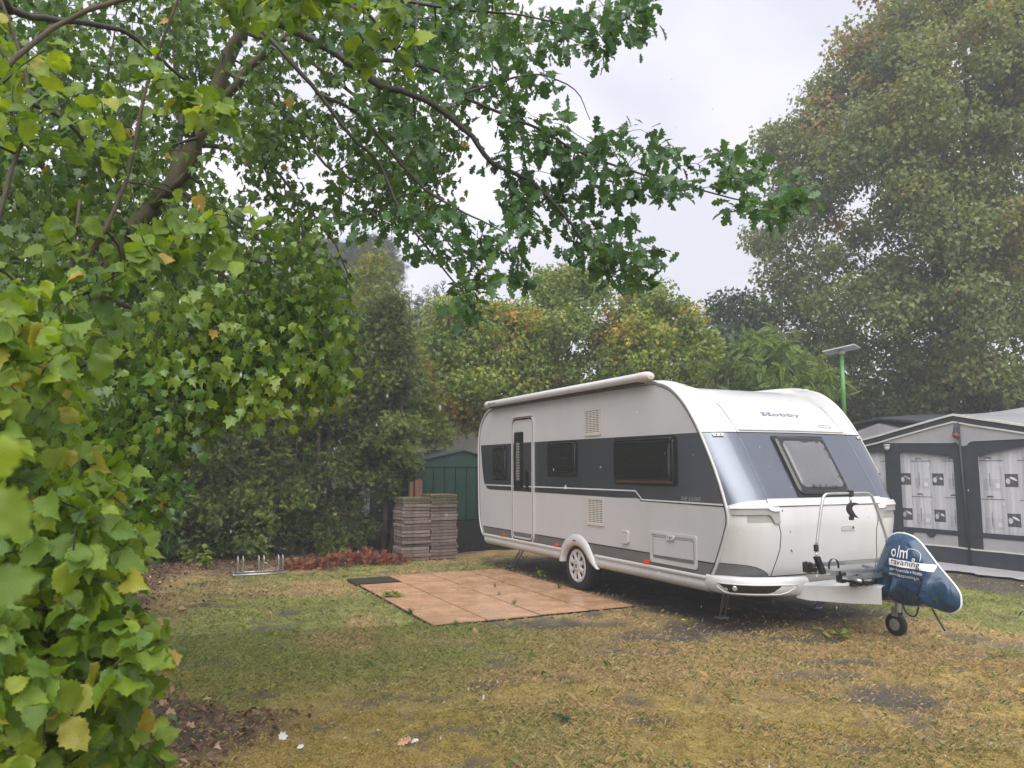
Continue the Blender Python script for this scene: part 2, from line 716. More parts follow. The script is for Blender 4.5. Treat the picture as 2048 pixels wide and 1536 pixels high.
M['slab'] = slabmat('weathered_concrete')
M['slabmoss'] = simple('mossy_concrete', (0.10, 0.088, 0.05), 0.9, var=0.6, scale=18, bs=0.8)
M['shed'] = streaky('green_painted_steel', (0.009, 0.038, 0.027), (0.02, 0.055, 0.042), 0.45, 0, 0.6)
M['shedroof'] = simple('shed_roof', (0.035, 0.06, 0.052), 0.6)
M['bitumen'] = simple('black_plinth', (0.010, 0.011, 0.012), 0.8)
M['post'] = simple('split_wood', (0.17, 0.085, 0.045), 0.75, var=0.4, scale=5, sc=(8, 8, 0.8), bs=0.6)
M['tentdark'] = simple('charcoal_canvas', (0.040, 0.046, 0.058), 0.7, var=0.18, scale=3, bs=0.25, bscale=30)
M['tentgrey'] = simple('grey_canvas', (0.37, 0.365, 0.38), 0.55, var=0.12, scale=2.0, bs=0.3, bscale=6)
M['tentroof'] = simple('grey_roof_canvas', (0.235, 0.24, 0.25), 0.5, var=0.18, scale=1.5, bs=0.2, bscale=6)
M['tentwhite'] = simple('white_piping', (0.62, 0.61, 0.56), 0.5)
M['curtain'] = simple('curtain_cloth', (0.62, 0.62, 0.665), 0.8, var=0.10, scale=1.2, sc=(1, 7, 0.4))
M['curtainpale'] = simple('curtain_pale_print', (0.74, 0.74, 0.78), 0.8, var=0.05)
M['curtaingrey'] = simple('curtain_grey_print', (0.52, 0.52, 0.56), 0.8, var=0.05)
M['curtainblack'] = simple('curtain_black_print', (0.035, 0.035, 0.04), 0.8)
M['green'] = simple('green_pole_paint', (0.10, 0.27, 0.085), 0.35, var=0.1)
M['panel'] = glassmat('solar_cells', (0.10, 0.12, 0.16), 0.12)
M['lampwhite'] = simple('lamp_white', (0.55, 0.55, 0.56), 0.3)
M['lampred'] = simple('lantern_red', (0.22, 0.05, 0.055), 0.35)
M['bark'] = simple('bark', (0.075, 0.060, 0.042), 0.85, var=0.55, scale=7, sc=(1, 1, 0.35), bs=0.9, bscale=45)
M['barkdark'] = simple('dark_wet_bark', (0.028, 0.025, 0.019), 0.6, var=0.45, scale=12, bs=0.8, bscale=60)
M['barkgreen'] = simple('mossy_bark', (0.085, 0.075, 0.034), 0.8, var=0.5, scale=8, sc=(1, 1, 0.35), bs=0.9, bscale=45)
M['litterbrown'] = None


def blue_sheet():
    m, t, b, _ = newmat('blue_vinyl')
    n = noise(t, 3.5, 3, 0.5)
    r = ramp(t, n.outputs['Fac'], [(0.3, (0.008, 0.034, 0.075)), (0.7, (0.014, 0.058, 0.125))])
    t.links.new(r.outputs[0], b.inputs['Base Color'])
    b.inputs['Roughness'].default_value = 0.34
    b.inputs['Coat Weight'].default_value = 0.2
    n2 = noise(t, 6, 2, 0.5, 'Object', (1, 1, 0.6), 1.2)
    bump(t, b, n2.outputs['Fac'], 0.8, 0.03)
    return m


M['blue'] = blue_sheet()
G = lambda r, g, b: (r, g, b)
M['l_hazel'] = leafmat('hazel_leaf', [(0.0, (0.060, 0.135, 0.020)), (0.45, (0.155, 0.262, 0.028)), (0.85, (0.31, 0.41, 0.040)), (1.0, (0.46, 0.32, 0.09))], 0.46, 0.36, pleat=0.28)
M['l_maple'] = leafmat('maple_leaf', [(0.0, (0.028, 0.080, 0.018)), (0.5, (0.105, 0.200, 0.026)), (0.92, (0.29, 0.38, 0.036)), (1.0, (0.40, 0.24, 0.06))], 0.40, 0.20)
M['l_oak'] = leafmat('oak_leaf', [(0.0, (0.035, 0.095, 0.042)), (0.6, (0.070, 0.16, 0.052)), (1.0, (0.17, 0.28, 0.05))], 0.42, 0.28)
M['l_laurel'] = leafmat('laurel_leaf', [(0.0, (0.012, 0.045, 0.012)), (1.0, (0.035, 0.10, 0.022))], 0.15, 0.2)
M['l_thuja'] = leafmat('thuja_spray', [(0.0, (0.022, 0.038, 0.012)), (0.5, (0.085, 0.13, 0.022)), (0.9, (0.26, 0.32, 0.050)), (1.0, (0.30, 0.11, 0.04))], 0.30, 0.5, veins=False)
M['l_pine'] = leafmat('pine_needles', [(0.0, (0.030, 0.055, 0.040)), (1.0, (0.060, 0.095, 0.065))], 0.2, 0.5, veins=False)
M['l_yellow'] = leafmat('autumn_leaf', [(0.0, (0.075, 0.14, 0.026)), (0.5, (0.17, 0.25, 0.036)), (0.75, (0.33, 0.34, 0.045)), (0.9, (0.50, 0.33, 0.05)), (1.0, (0.52, 0.22, 0.05))], 0.42, 0.42, veins=False)
M['l_big'] = leafmat('hornbeam_leaf', [(0.0, (0.085, 0.130, 0.045)), (0.5, (0.155, 0.205, 0.060)), (0.85, (0.25, 0.245, 0.075)), (1.0, (0.34, 0.18, 0.09))], 0.40, 0.42, veins=False)
M['l_dark'] = leafmat('poplar_leaf', [(0.0, (0.020, 0.050, 0.022)), (1.0, (0.055, 0.11, 0.035))], 0.3, 0.4, veins=False)
M['l_brown'] = leafmat('dead_leaf', [(0.0, (0.035, 0.018, 0.010)), (0.5, (0.12, 0.055, 0.028)), (0.85, (0.26, 0.14, 0.075)), (1.0, (0.48, 0.38, 0.28))], 0.1, 0.55, veins=False, tcol=(1, 0.9, 0.7))
M['l_rust'] = leafmat('dead_thuja', [(0.0, (0.07, 0.02, 0.010)), (0.5, (0.20, 0.055, 0.022)), (1.0, (0.34, 0.12, 0.05))], 0.15, 0.6, veins=False, tcol=(1.1, 0.8, 0.5))
M['l_white'] = simple('pale_fallen_leaf', (0.55, 0.53, 0.50), 0.6)
M['l_tan'] = simple('tan_fallen_leaf', (0.42, 0.24, 0.13), 0.6, var=0.3, scale=20)


def grassmat():
    m, t, b, out = newmat('grass_blade')
    a = t.nodes.new('ShaderNodeAttribute')
    a.attribute_name = 'gcol'
    t.links.new(a.outputs['Color'], b.inputs['Base Color'])
    b.inputs['Roughness'].default_value = 0.5
    tr = t.nodes.new('ShaderNodeBsdfTranslucent')
    t.links.new(a.outputs['Color'], tr.inputs['Color'])
    ms = t.nodes.new('ShaderNodeMixShader')
    ms.inputs['Fac'].default_value = 0.3
    t.links.new(b.outputs[0], ms.inputs[1])
    t.links.new(tr.outputs[0], ms.inputs[2])
    t.links.new(ms.outputs[0], out.inputs['Surface'])
    return m


def groundmat():
    m, t, b, _ = newmat('wet_soil_and_moss')
    a = t.nodes.new('ShaderNodeAttribute')
    a.attribute_name = 'gcol'
    n = noise(t, 16, 6, 0.7)
    r = ramp(t, n.outputs['Fac'], [(0.3, (0.62, 0.6, 0.58)), (0.7, (1.35, 1.32, 1.25))])
    nf = noise(t, 110, 5, 0.75)
    rf = ramp(t, nf.outputs['Fac'], [(0.34, (0.40, 0.38, 0.36)), (0.5, (0.95, 0.95, 0.93)), (0.66, (1.6, 1.55, 1.45))])
    m0 = t.nodes.new('ShaderNodeMixRGB')
    m0.blend_type = 'MULTIPLY'
    m0.inputs['Fac'].default_value = 1
    t.links.new(r.outputs[0], m0.inputs['Color1'])
    t.links.new(rf.outputs[0], m0.inputs['Color2'])
    ml = t.nodes.new('ShaderNodeMixRGB')
    ml.blend_type = 'MULTIPLY'
    ml.inputs['Fac'].default_value = 1
    t.links.new(a.outputs['Color'], ml.inputs['Color1'])
    t.links.new(m0.outputs[0], ml.inputs['Color2'])
    t.links.new(ml.outputs[0], b.inputs['Base Color'])
    b.inputs['Roughness'].default_value = 0.62
    n2 = noise(t, 55, 6, 0.75)
    bump(t, b, n2.outputs['Fac'], 1.0, 0.03)
    return m


M['grass'] = grassmat()
M['ground'] = groundmat()

# ------------------------------------------------------------------ ground
DIRT = [(1620, 1345, 0.42, 0.16), (1775, 1385, 0.42, 0.32), (1660, 1320, 0.5, 0.12), (500, 1385, 0.28, 0.10), (1300, 1440, 0.2, 0.12), (850, 1392, 0.15, 0.05),
        (1130, 1245, 0.75, 0.28), (1330, 1262, 0.6, 0.35), (1420, 1255, 0.7, 0.4), (1600, 1275, 0.6, 0.18), (800, 1355, 0.3, 0.06), (1130, 1355, 0.2, 0.07),
        (1720, 1490, 0.14, 0.09), (1950, 1310, 0.3, 0.1), (420, 1210, 0.4, 0.1), (620, 1255, 0.3, 0.06), (1240, 1300, 0.5, 0.12)]
DC = [(GZ(a, b_)[:2], c, d) for a, b_, c, d in DIRT]


def gfield(x, y):
    """0..1 masks: bare soil, leaf litter, green, moss"""
    x = np.asarray(x, float)
    y = np.asarray(y, float)
    wob = fbm(x, y, 0.5, 3) - 0.5
    soil = np.zeros_like(x)
    for (c, ra, rb) in DC:
        dx, dy = x - c[0], y - c[1]
        u = dx * _rt[0] + dy * _rt[1]
        v = dx * math.sin(YAW) + dy * math.cos(YAW)
        d = np.sqrt((u / ra) ** 2 + (v / rb) ** 2) + wob * 1.3
        soil = np.maximum(soil, 1 - sstep(0.6, 1.25, d))
    under = sstep(5.05, 5.5, x + wob * 0.5) * (1 - sstep(7.4, 8.0, x)) * sstep(5.5, 6.3, y + wob) * (1 - sstep(12.2, 12.8, y))
    soil = np.maximum(soil, under)
    soil = np.maximum(soil * (0.8 + 0.2 * sstep(0.3, 0.55, fbm(x, y, 0.12, 13))), 0.75 * sstep(0.60, 0.72, fbm(x, y, 0.4, 9)))
    soil = np.maximum(soil, 0.95 * sstep(9.6, 10.6, x + wob) * sstep(5.2, 6.4, y))
    lit = sstep(12.1, 12.9, y + wob * 1.2 - 0.15 * np.clip(x, 0, 4)) * (1 - sstep(3.9, 4.3, x))
    lc = GZ(290, 1475)
    lit = np.maximum(lit, 1 - sstep(0.55, 1.0, np.hypot((x - lc[0]) / 1.0, (y - lc[1]) / 1.3) + wob * 1.2))
    lit = np.maximum(lit, (1 - sstep(-0.9, -0.2, x - 0.12 * (y - 4) + wob)))
    lit = np.maximum(lit, 0.6 * sstep(0.55, 0.7, fbm(x, y, 0.4, 95)) * sstep(8.5, 11, y) * (1 - sstep(1.2, 2.4, x)))
    u = x * _rt[0] + y * _rt[1]
    v = x * math.sin(YAW) + y * math.cos(YAW)
    green = sstep(0.35, 0.6, fbm(x, y, 1.3, 21) + 0.30 * np.exp(-(((u + 2.2) / 1.9) ** 2 + ((v - 8.2) / 3.2) ** 2)) + 0.22 * sstep(3.4, 5.0, u) * sstep(3, 7, v) - 0.16)
    green *= 1 - 0.75 * sstep(-0.6, 0.6, u) * (1 - sstep(3.0, 4.2, u))
    moss = (1 - sstep(5.2, 6.8, v + wob * 2.0)) * sstep(0.42, 0.66, fbm(x, y, 0.6, 40) + 0.20 * (1 - sstep(-0.9, 1.0, u)))
    return soil, lit, green, moss


C_SOIL = np.array([0.095, 0.078, 0.068])
C_LIT = np.array([0.14, 0.088, 0.058])
C_DRY = np.array([0.410, 0.300, 0.140])
C_GRN = np.array([0.255, 0.275, 0.080])
C_MOSS = np.array([0.370, 0.280, 0.075])


def gcolor(x, y):
    s, l, g, mo = gfield(x, y)
    c = C_DRY[None] * (1 - g[:, None]) + C_GRN[None] * g[:, None]
    c = c * (1 - mo[:, None] * 0.8) + C_MOSS[None] * mo[:, None] * 0.8
    k = fbm(x, y, 0.16, 60)[:, None]
    c = c * (0.40 + 1.2 * k)
    c = c * (1 - l[:, None]) + C_LIT[None] * l[:, None] * (0.5 + k)
    c = c * (1 - s[:, None]) + C_SOIL[None] * s[:, None] * (0.6 + 0.8 * k)
    return c


gx = np.concatenate([np.linspace(-400, -8, 24), np.arange(-5, 16, 0.09), np.linspace(17, 400, 24)])
gy = np.concatenate([np.linspace(-60, 1.5, 8), np.arange(2.2, 16, 0.09), np.linspace(17, 500, 26)])
GX, GY = np.meshgrid(gx, gy, indexing='ij')
fx, fy = GX.ravel(), GY.ravel()


def gheight(x, y):
    near = (x > -5) & (x < 16) & (y > 2) & (y < 16)
    s, l, g, mo = gfield(x, y)
    h = (fbm(x, y, 0.35, 77) - 0.5) * 0.03 + (fbm(x, y, 1.7, 80) - 0.5) * 0.04 - 0.012 * s + 0.05 * l
    mat_ = (x > 2.5) & (x < 12.6) & (y > 4.6) & (y < 14.5)
    flat = sstep(2.2, 2.7, x) * (1 - sstep(5.2, 5.6, x)) * sstep(7.1, 7.6, y) * (1 - sstep(11.2, 11.7, y))
    h = h - 0.02
    return np.where(near, h * (1 - flat) - 0.014 * flat, -0.02)


gz = gheight(fx, fy)
GV = np.stack([fx, fy, gz], 1)
ni, nj = len(gx), len(gy)
idx = np.arange(ni * nj).reshape(ni, nj)
a_, b_, c_, d_ = idx[:-1, :-1].ravel(), idx[1:, :-1].ravel(), idx[1:, 1:].ravel(), idx[:-1, 1:].ravel()
GT = np.concatenate([np.stack([a_, b_, c_], 1), np.stack([a_, c_, d_], 1)])
gme = trimesh('ground', GV, GT, M['ground'], col=gcolor(fx, fy))
go = link('ground', gme)
tag(go, kind='structure')

# grass: short matted blades, thick near, sparser on soil and litter


def blades(n, region, hmin, hmax, wid, filt=True):
    """region: function n -> x,y arrays"""
    x, y = region(n)
    s, l, g, mo = gfield(x, y)
    keep = RNG.random(n) > np.clip(0.93 * s + 0.85 * l, 0, 0.96)
    jx = 0.05 * RNG.random(n) ** 2
    keep &= ~((x > 2.73 + jx) & (x < 5.20 - jx) & (y > 7.575 + jx) & (y < 11.20 - jx) & ~((x < 3.3) & (y > 11.05)))
    keep &= ~((x > 5.6) & (x < 7.4) & (y > 6.8) & (y < 12.4))
    keep &= ~((x > 11.3) & (y < 10.6))
    keep &= ~((y > 12.9) & (x > 4.0) & (x < 5.2))
    x, y, g, mo = x[keep], y[keep], g[keep], mo[keep]
    n = len(x)
    z = gheight(x, y) - 0.004
    clump = vnoise(x, y, 0.05, 5)
    hgt = (hmin + (hmax - hmin) * RNG.random(n) ** 1.6) * (0.5 + clump)
    hgt *= np.where(mo > 0.5, 0.6, 1.0)
    az = RNG.random(n) * 2 * PI
    lean = 0.5 + 1.0 * RNG.random(n) ** 0.7
    d = np.stack([np.cos(az), np.sin(az)], 1)
    pr = np.stack([-np.sin(az), np.cos(az)], 1)
    w = wid * (0.6 + 0.8 * RNG.random(n))
    base = np.stack([x, y, z], 1)
    mid = base + np.concatenate([d * (hgt * 0.45 * np.sin(lean * 0.6))[:, None], (hgt * 0.55 * np.cos(lean * 0.6))[:, None]], 1)
    tip = base + np.concatenate([d * (hgt * np.sin(lean))[:, None], (hgt * (0.15 + 0.85 * np.cos(lean)))[:, None]], 1)
    off = np.concatenate([pr * w[:, None] / 2, np.zeros((n, 1))], 1)
    V = np.stack([base - off, base + off, mid + off * 0.8, tip], 1).reshape(-1, 3)
    k = np.arange(n)[:, None] * 4
    T = np.concatenate([k + np.array([0, 1, 2]), k + np.array([0, 2, 3])])
    c = C_DRY[None] * 1.2 * (1 - g[:, None]) + C_GRN[None] * 1.2 * g[:, None]
    c = c * (1 - mo[:, None] * 0.75) + C_MOSS[None] * 1.2 * mo[:, None] * 0.75
    jit = RNG.random((n, 1))
    c = c * (0.55 + 0.75 * jit)
    straw = (RNG.random(n) < 0.10)[:, None]
    c = np.where(straw, np.array([0.38, 0.295, 0.155]) * (0.6 + 0.7 * jit), c)
    gr = (RNG.random(n) < 0.12)[:, None]
    c = np.where(gr, np.array([0.085, 0.155, 0.030]) * (0.7 + 0.7 * jit), c)
    return V, T, np.repeat(c, 4, 0)


def reg_wedge(r0, r1):
    def f(n):
        r = np.sqrt(RNG.random(n) * (r1 ** 2 - r0 ** 2) + r0 ** 2)
        a = np.radians(YAW * 180 / PI - 37 + 74 * RNG.random(n))
        return r * np.sin(a), r * np.cos(a)
    return f


Vs, Ts, Cs = [], [], []
off = 0
for (n, r0, r1, h0, h1, w_) in ((250000, 3.2, 5.4, 0.014, 0.048, 0.0011), (210000, 5.2, 8.2, 0.014, 0.05, 0.0016), (100000, 8.0, 14.0, 0.016, 0.06, 0.0028), (3500, 3.4, 14, 0.05, 0.11, 0.0016)):
    v, t_, c = blades(n, reg_wedge(r0, r1), h0, h1, w_)
    Vs.append(v)
    Ts.append(t_ + off)
    Cs.append(c)
    off += len(v)
gme = trimesh('grass', np.vstack(Vs), np.vstack(Ts), M['grass'], col=np.vstack(Cs), smooth=False)
tag(link('grass', gme), 'short patchy wet grass, green, straw and mossy yellow', 'grass', kind='stuff')

# ------------------------------------------------------------------ leaf templates


def tmpl(half, fold=0.25, curl=0.35, wave=0.0, asym=0.0):
    """half outline (x>=0,y) from base to tip -> leaf lying in xy, tip along +y"""
    h = np.array(half, float)
    n = len(h)
    V = [(0, y, 0) for y in h[:, 1]] + [(x, y, 0) for x, y in h] + [(-x * (1 + asym), y, 0) for x, y in h]
    V = np.array(V)
    T = []
    for i in range(n - 1):
        T += [(i, n + i, n + i + 1), (i, n + i + 1, i + 1), (i, i + 1, 2 * n + i + 1), (i, 2 * n + i + 1, 2 * n + i)]
    T = np.array(T)
    A = V[T]
    ar = np.linalg.norm(np.cross(A[:, 1] - A[:, 0], A[:, 2] - A[:, 0]), axis=1)
    T = T[ar > 1e-6]
    uv = V[:, :2].copy()
    V[:, 2] = fold * np.abs(V[:, 0]) - curl * V[:, 1] ** 2 * 0.5 + wave * np.sin(V[:, 1] * 9 + np.sign(V[:, 0])) * np.abs(V[:, 0])
    return V, T, uv


def fan(outline, fold=0.2, curl=0.3):
    o = np.array(outline, float)
    c = np.array([[0, 0.42]])
    V2 = np.vstack([c, o])
    n = len(o)
    T = np.array([(0, 1 + i, 1 + (i + 1) % n) for i in range(n)])
    V = np.concatenate([V2, np.zeros((n + 1, 1))], 1)
    V[:, 2] = fold * np.abs(V[:, 0]) - curl * (V[:, 1] - 0.2) ** 2
    return V, T, V2.copy()


def flatpoly(outline, fold=0.2, curl=0.3):
    o = np.array(outline, float)
    n = len(o)
    T = []
    i, j = 0, n - 1
    while j - i >= 2:
        T.append((i, i + 1, j))
        i += 1
        if j - i >= 2:
            T.append((i, j - 1, j))
            j -= 1
    V = np.concatenate([o, np.zeros((n, 1))], 1)
    V[:, 2] = fold * np.abs(V[:, 0]) - curl * (V[:, 1] - 0.2) ** 2
    return V, np.array(T), o.copy()


OAK = [(0, 0), (0.035, 0.06), (0.10, 0.13), (0.19, 0.20), (0.12, 0.28), (0.29, 0.39), (0.30, 0.46), (0.15, 0.50), (0.33, 0.63), (0.31, 0.71), (0.17, 0.74), (0.24, 0.87), (0.16, 0.95), (0, 1.0)]
OAK2 = [(0, 0), (0.04, 0.08), (0.16, 0.17), (0.11, 0.26), (0.25, 0.34), (0.24, 0.42), (0.14, 0.45), (0.34, 0.56), (0.35, 0.66), (0.18, 0.68), (0.29, 0.83), (0.18, 0.90), (0.10, 0.99), (0, 1.02)]
MAP = [(0, 0), (0.25, -0.05), (0.27, 0.12), (0.50, 0.22), (0.33, 0.38), (0.40, 0.72), (0.19, 0.64), (0, 1.0)]
MAP2 = [(0, 0), (0.20, -0.02), (0.30, 0.13), (0.48, 0.33), (0.29, 0.44), (0.33, 0.70), (0.15, 0.66), (0, 1.02)]
full = lambda h: [tuple(p) for p in h] + [(-x, y) for x, y in h[-2:0:-1]]
HAZ = [(0, 0), (0.20, -0.03), (0.29, 0.06), (0.40, 0.11), (0.37, 0.20), (0.47, 0.28), (0.42, 0.36), (0.49, 0.45), (0.40, 0.53), (0.43, 0.64), (0.30, 0.70), (0.31, 0.82), (0.15, 0.87), (0, 1.08)]
LAU = [(0, 0), (0.12, 0.18), (0.18, 0.42), (0.16, 0.7), (0.08, 0.9), (0, 1.0)]
TL = {
    'oak': [tmpl(OAK, 0.25, 0.35), tmpl(OAK2, 0.4, 0.6, 0.1), tmpl(OAK, 0.1, -0.2, 0.15), tmpl(OAK2, 0.3, 0.1, 0.2, -0.12)],
    'maple': [fan(full(MAP), 0.15, 0.35), fan(full(MAP2), 0.35, 0.6), fan(full(MAP), 0.4, 0.1), fan(full(MAP2), 0.05, 0.9)],
    'hazel': [tmpl(HAZ, 0.3, 0.5, 0.10), tmpl(HAZ, 0.45, 0.9, 0.16), tmpl(HAZ, -0.1, 0.3, 0.22, -0.12), tmpl(HAZ, 0.65, 0.6, 0.12, 0.1), tmpl(HAZ, 0.2, -0.3, 0.2, -0.2)],
    'laurel': [tmpl(LAU, 0.3, 0.3), tmpl(LAU, 0.2, 0.6)],
}
SM = [(0, 0), (0.26, 0.3), (0.22, 0.62), (0, 1.0)]
TL['small'] = [flatpoly(full(SM), 0.3, 0.4), flatpoly(full([(0, 0), (0.36, 0.22), (0.2, 0.55), (0, 1)]), 0.2, 0.7)]
LOB = [(0, 0), (0.45, 0.2), (0.22, 0.45), (0.30, 0.75), (0, 1.0), (-0.34, 0.72), (-0.2, 0.4), (-0.42, 0.22)]
TL['lobed'] = [flatpoly([(0, 0), (0.46, 0.24), (0.24, 0.62), (0, 1.0), (-0.27, 0.6), (-0.44, 0.2)], 0.3, 0.5), flatpoly([(0, 0), (0.46, 0.3), (0.14, 0.55), (0.05, 1.0), (-0.2, 0.62), (-0.45, 0.26)], 0.1, 0.9)]


def spray(pairs=6, L=1.0, ang=42, wid=0.034, droop=0.35, side=0.46):
    V, T = [], []

    def blade(p, d, l, w):
        q = np.array([-d[1], d[0]])
        b = len(V)
        for s in (p + d * l * 0.1 - q * w * 0.9, p + d * l * 0.35 + q * w * 1.0, p + d * l):
            V.append((s[0], s[1]))
        T.append((b, b + 1, b + 2))
    for i in range(pairs):
        y = 0.12 + 0.75 * i / pairs
        for sgn in (-1, 1):
            a = math.radians(ang + RNG.uniform(-9, 9))
            l = side * (1 - 0.75 * (i / pairs) ** 1.5) * RNG.uniform(0.8, 1.15)
            blade(np.array([0, y + sgn * 0.02]), np.array([sgn * math.sin(a), math.cos(a)]), l, wid)
    blade(np.array([0, 0.0]), np.array([0, 1.0]), 1.0, wid * 0.7)
    V = np.array(V)
    uv = V.copy()
    z = -droop * (V[:, 1] ** 2 + 1.3 * V[:, 0] ** 2)
    return np.column_stack([V, z]), np.array(T), uv


TL['thuja'] = [spray(3, wid=0.060, side=0.46, ang=38), spray(3, wid=0.055, droop=0.7, ang=46, side=0.42), spray(4, wid=0.052, droop=0.2, ang=34, side=0.44)]
TL['frond'] = [spray(7, wid=0.055, ang=62, side=0.34, droop=0.5), spray(7, wid=0.06, ang=66, side=0.30, droop=0.9)]


def tuft(n=11):
    V, T = [], []
    for i in range(n):
        d = unit(RNG.normal(size=3) + np.array([0, 0.9, 0]))
        q = unit(np.cross(d, RNG.normal(size=3))) * 0.035
        b = len(V)
        V += [-q, q, d * RNG.uniform(0.7, 1.0)]
        T.append((b, b + 1, b + 2))
    V = np.array(V)
    return V, np.array(T), V[:, :2].copy()


TL['needle'] = [tuft(), tuft(), tuft()]
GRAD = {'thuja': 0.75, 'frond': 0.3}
NT = 6                 # tone variants of the meshes shared by single leaves
_LEAFMESH = {}


def frames(n, tip, nrm, tipj=0.5, nrmj=0.6):
    """n random leaf frames round given tip and normal directions -> (n,3,3) columns x,y,z"""
    t = unit(tip + RNG.normal(size=(n, 3)) * tipj)
    m = unit(nrm + RNG.normal(size=(n, 3)) * nrmj)
    z = unit(m - (m * t).sum(1, keepdims=True) * t)
    x = np.cross(t, z)
    return np.stack([x, t, z], 2)


class Leaves:
    def __init__(s, kind):
        s.kind = kind
        s.P, s.R, s.S, s.T = [], [], [], []

    def add(s, P_, R_, S_, T_):
        s.P.append(P_)
        s.R.append(R_)
        s.S.append(S_)
        s.T.append(T_)

    def build(s, name, mat, parent, single=0, part='leaf'):
        P_, R_, S_, T_ = map(np.concatenate, (s.P, s.R, s.S, s.T))
        T_ = np.clip(T_, 0, 1)
        n = len(P_)
        tm = TL[s.kind]
        var = RNG.integers(0, len(tm), n)
        done = np.zeros(n, bool)
        if single:
            px, py, z = proj(P_)
            vis = (z > 0.2) & (px > -30) & (px < 2078) & (py > -30) & (py < 1566)
            key = np.where(vis, S_ / np.maximum(z, 0.2), -1)
            order = np.argsort(-key)[:single]
            order = order[key[order] > 0]
            done[order] = True
            org = _org(parent)
            for i in order:
                tb = int(T_[i] * (NT - 0.01))
                k = (s.kind, int(var[i]), tb, mat.name)
                if k not in _LEAFMESH:
                    v, t_, uv = tm[var[i]]
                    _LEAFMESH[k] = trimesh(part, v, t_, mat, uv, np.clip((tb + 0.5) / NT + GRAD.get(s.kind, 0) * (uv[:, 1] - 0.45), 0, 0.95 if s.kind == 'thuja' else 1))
                o = bpy.data.objects.new(part, _LEAFMESH[k])
                COL.objects.link(o)
                o.parent = parent
                m4 = np.eye(4)
                m4[:3, :3] = R_[i] * S_[i]
                m4[:3, 3] = P_[i] - org
                o.matrix_local = Matrix(m4.tolist())
        Vs, Ts, Us, As, off = [], [], [], [], 0
        for k, (v, t_, uv) in enumerate(tm):
            q = np.where((var == k) & ~done)[0]
            if not len(q):
                continue
            W_ = np.einsum('nij,vj->nvi', R_[q] * S_[q][:, None, None], v) + P_[q][:, None, :]
            Vs.append(W_.reshape(-1, 3))
            Ts.append((np.arange(len(q))[:, None, None] * len(v) + t_[None]).reshape(-1, 3) + off)
            Us.append(np.tile(uv, (len(q), 1)))
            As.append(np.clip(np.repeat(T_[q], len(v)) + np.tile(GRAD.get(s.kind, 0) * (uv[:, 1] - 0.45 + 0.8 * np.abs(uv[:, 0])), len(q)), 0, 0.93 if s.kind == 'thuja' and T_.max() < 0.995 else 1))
            off += len(q) * len(v)
        if Vs:
            V = np.vstack(Vs) - _org(parent)
            me = trimesh(name, V, np.vstack(Ts), mat, np.vstack(Us), np.concatenate(As))
            o = link(name, me, parent)
            o['kind'] = 'stuff'
            return o


class Grower:
    """woody skeleton: nodes with radii; new targets are joined to the nearest node by a bent twig"""

    def __init__(s):
        s.N, s.Rd = [], []
        s.big, s.small = MB(), MB()

    def limb(s, pts, r0, r1, n=9, k=5, mb=None):
        pts = smooth_path(pts, k)
        t = np.linspace(0, 1, len(pts))
        r = r0 + (r1 - r0) * t ** 0.85
        jit = RNG.normal(size=pts.shape) * r[:, None] * 0.22
        jit[0] = 0
        pts = pts + jit
        (mb or s.big).tube(pts, r, n)
        s.N += list(pts)
        s.Rd += list(r)
        return pts

    def twig(s, target, rmax=0.02, rmin=0.003, sides=4, sag=0.12, updraw=0.0, seg=5, minfrac=0.0):
        A = np.array(s.N)
        d = np.linalg.norm(A - target, axis=1)
        low = (A[:, 2] > target[2] + 0.15 * d) * updraw * d      # prefer branching off from below
        i = int(np.argmin(d + low))
        a, L = A[i], d[i]
        r0 = min(rmax, s.Rd[i] * 0.7, 0.006 + 0.012 * L)
        t = np.linspace(0, 1, seg)[:, None]
        side = RNG.normal(size=3) * 0.08 * L
        pts = a + (target - a) * t + np.sin(PI * t) * (side + np.array([0, 0, sag * L]))
        rr_ = np.maximum(r0 * (1 - t[:, 0]) + rmin * t[:, 0], rmin)
        s.small.tube(pts, rr_, sides, caps=False)
        s.N += list(pts[1:])
        s.Rd += list(rr_[1:])
        return pts


# ------------------------------------------------------------------ distant and middle trees


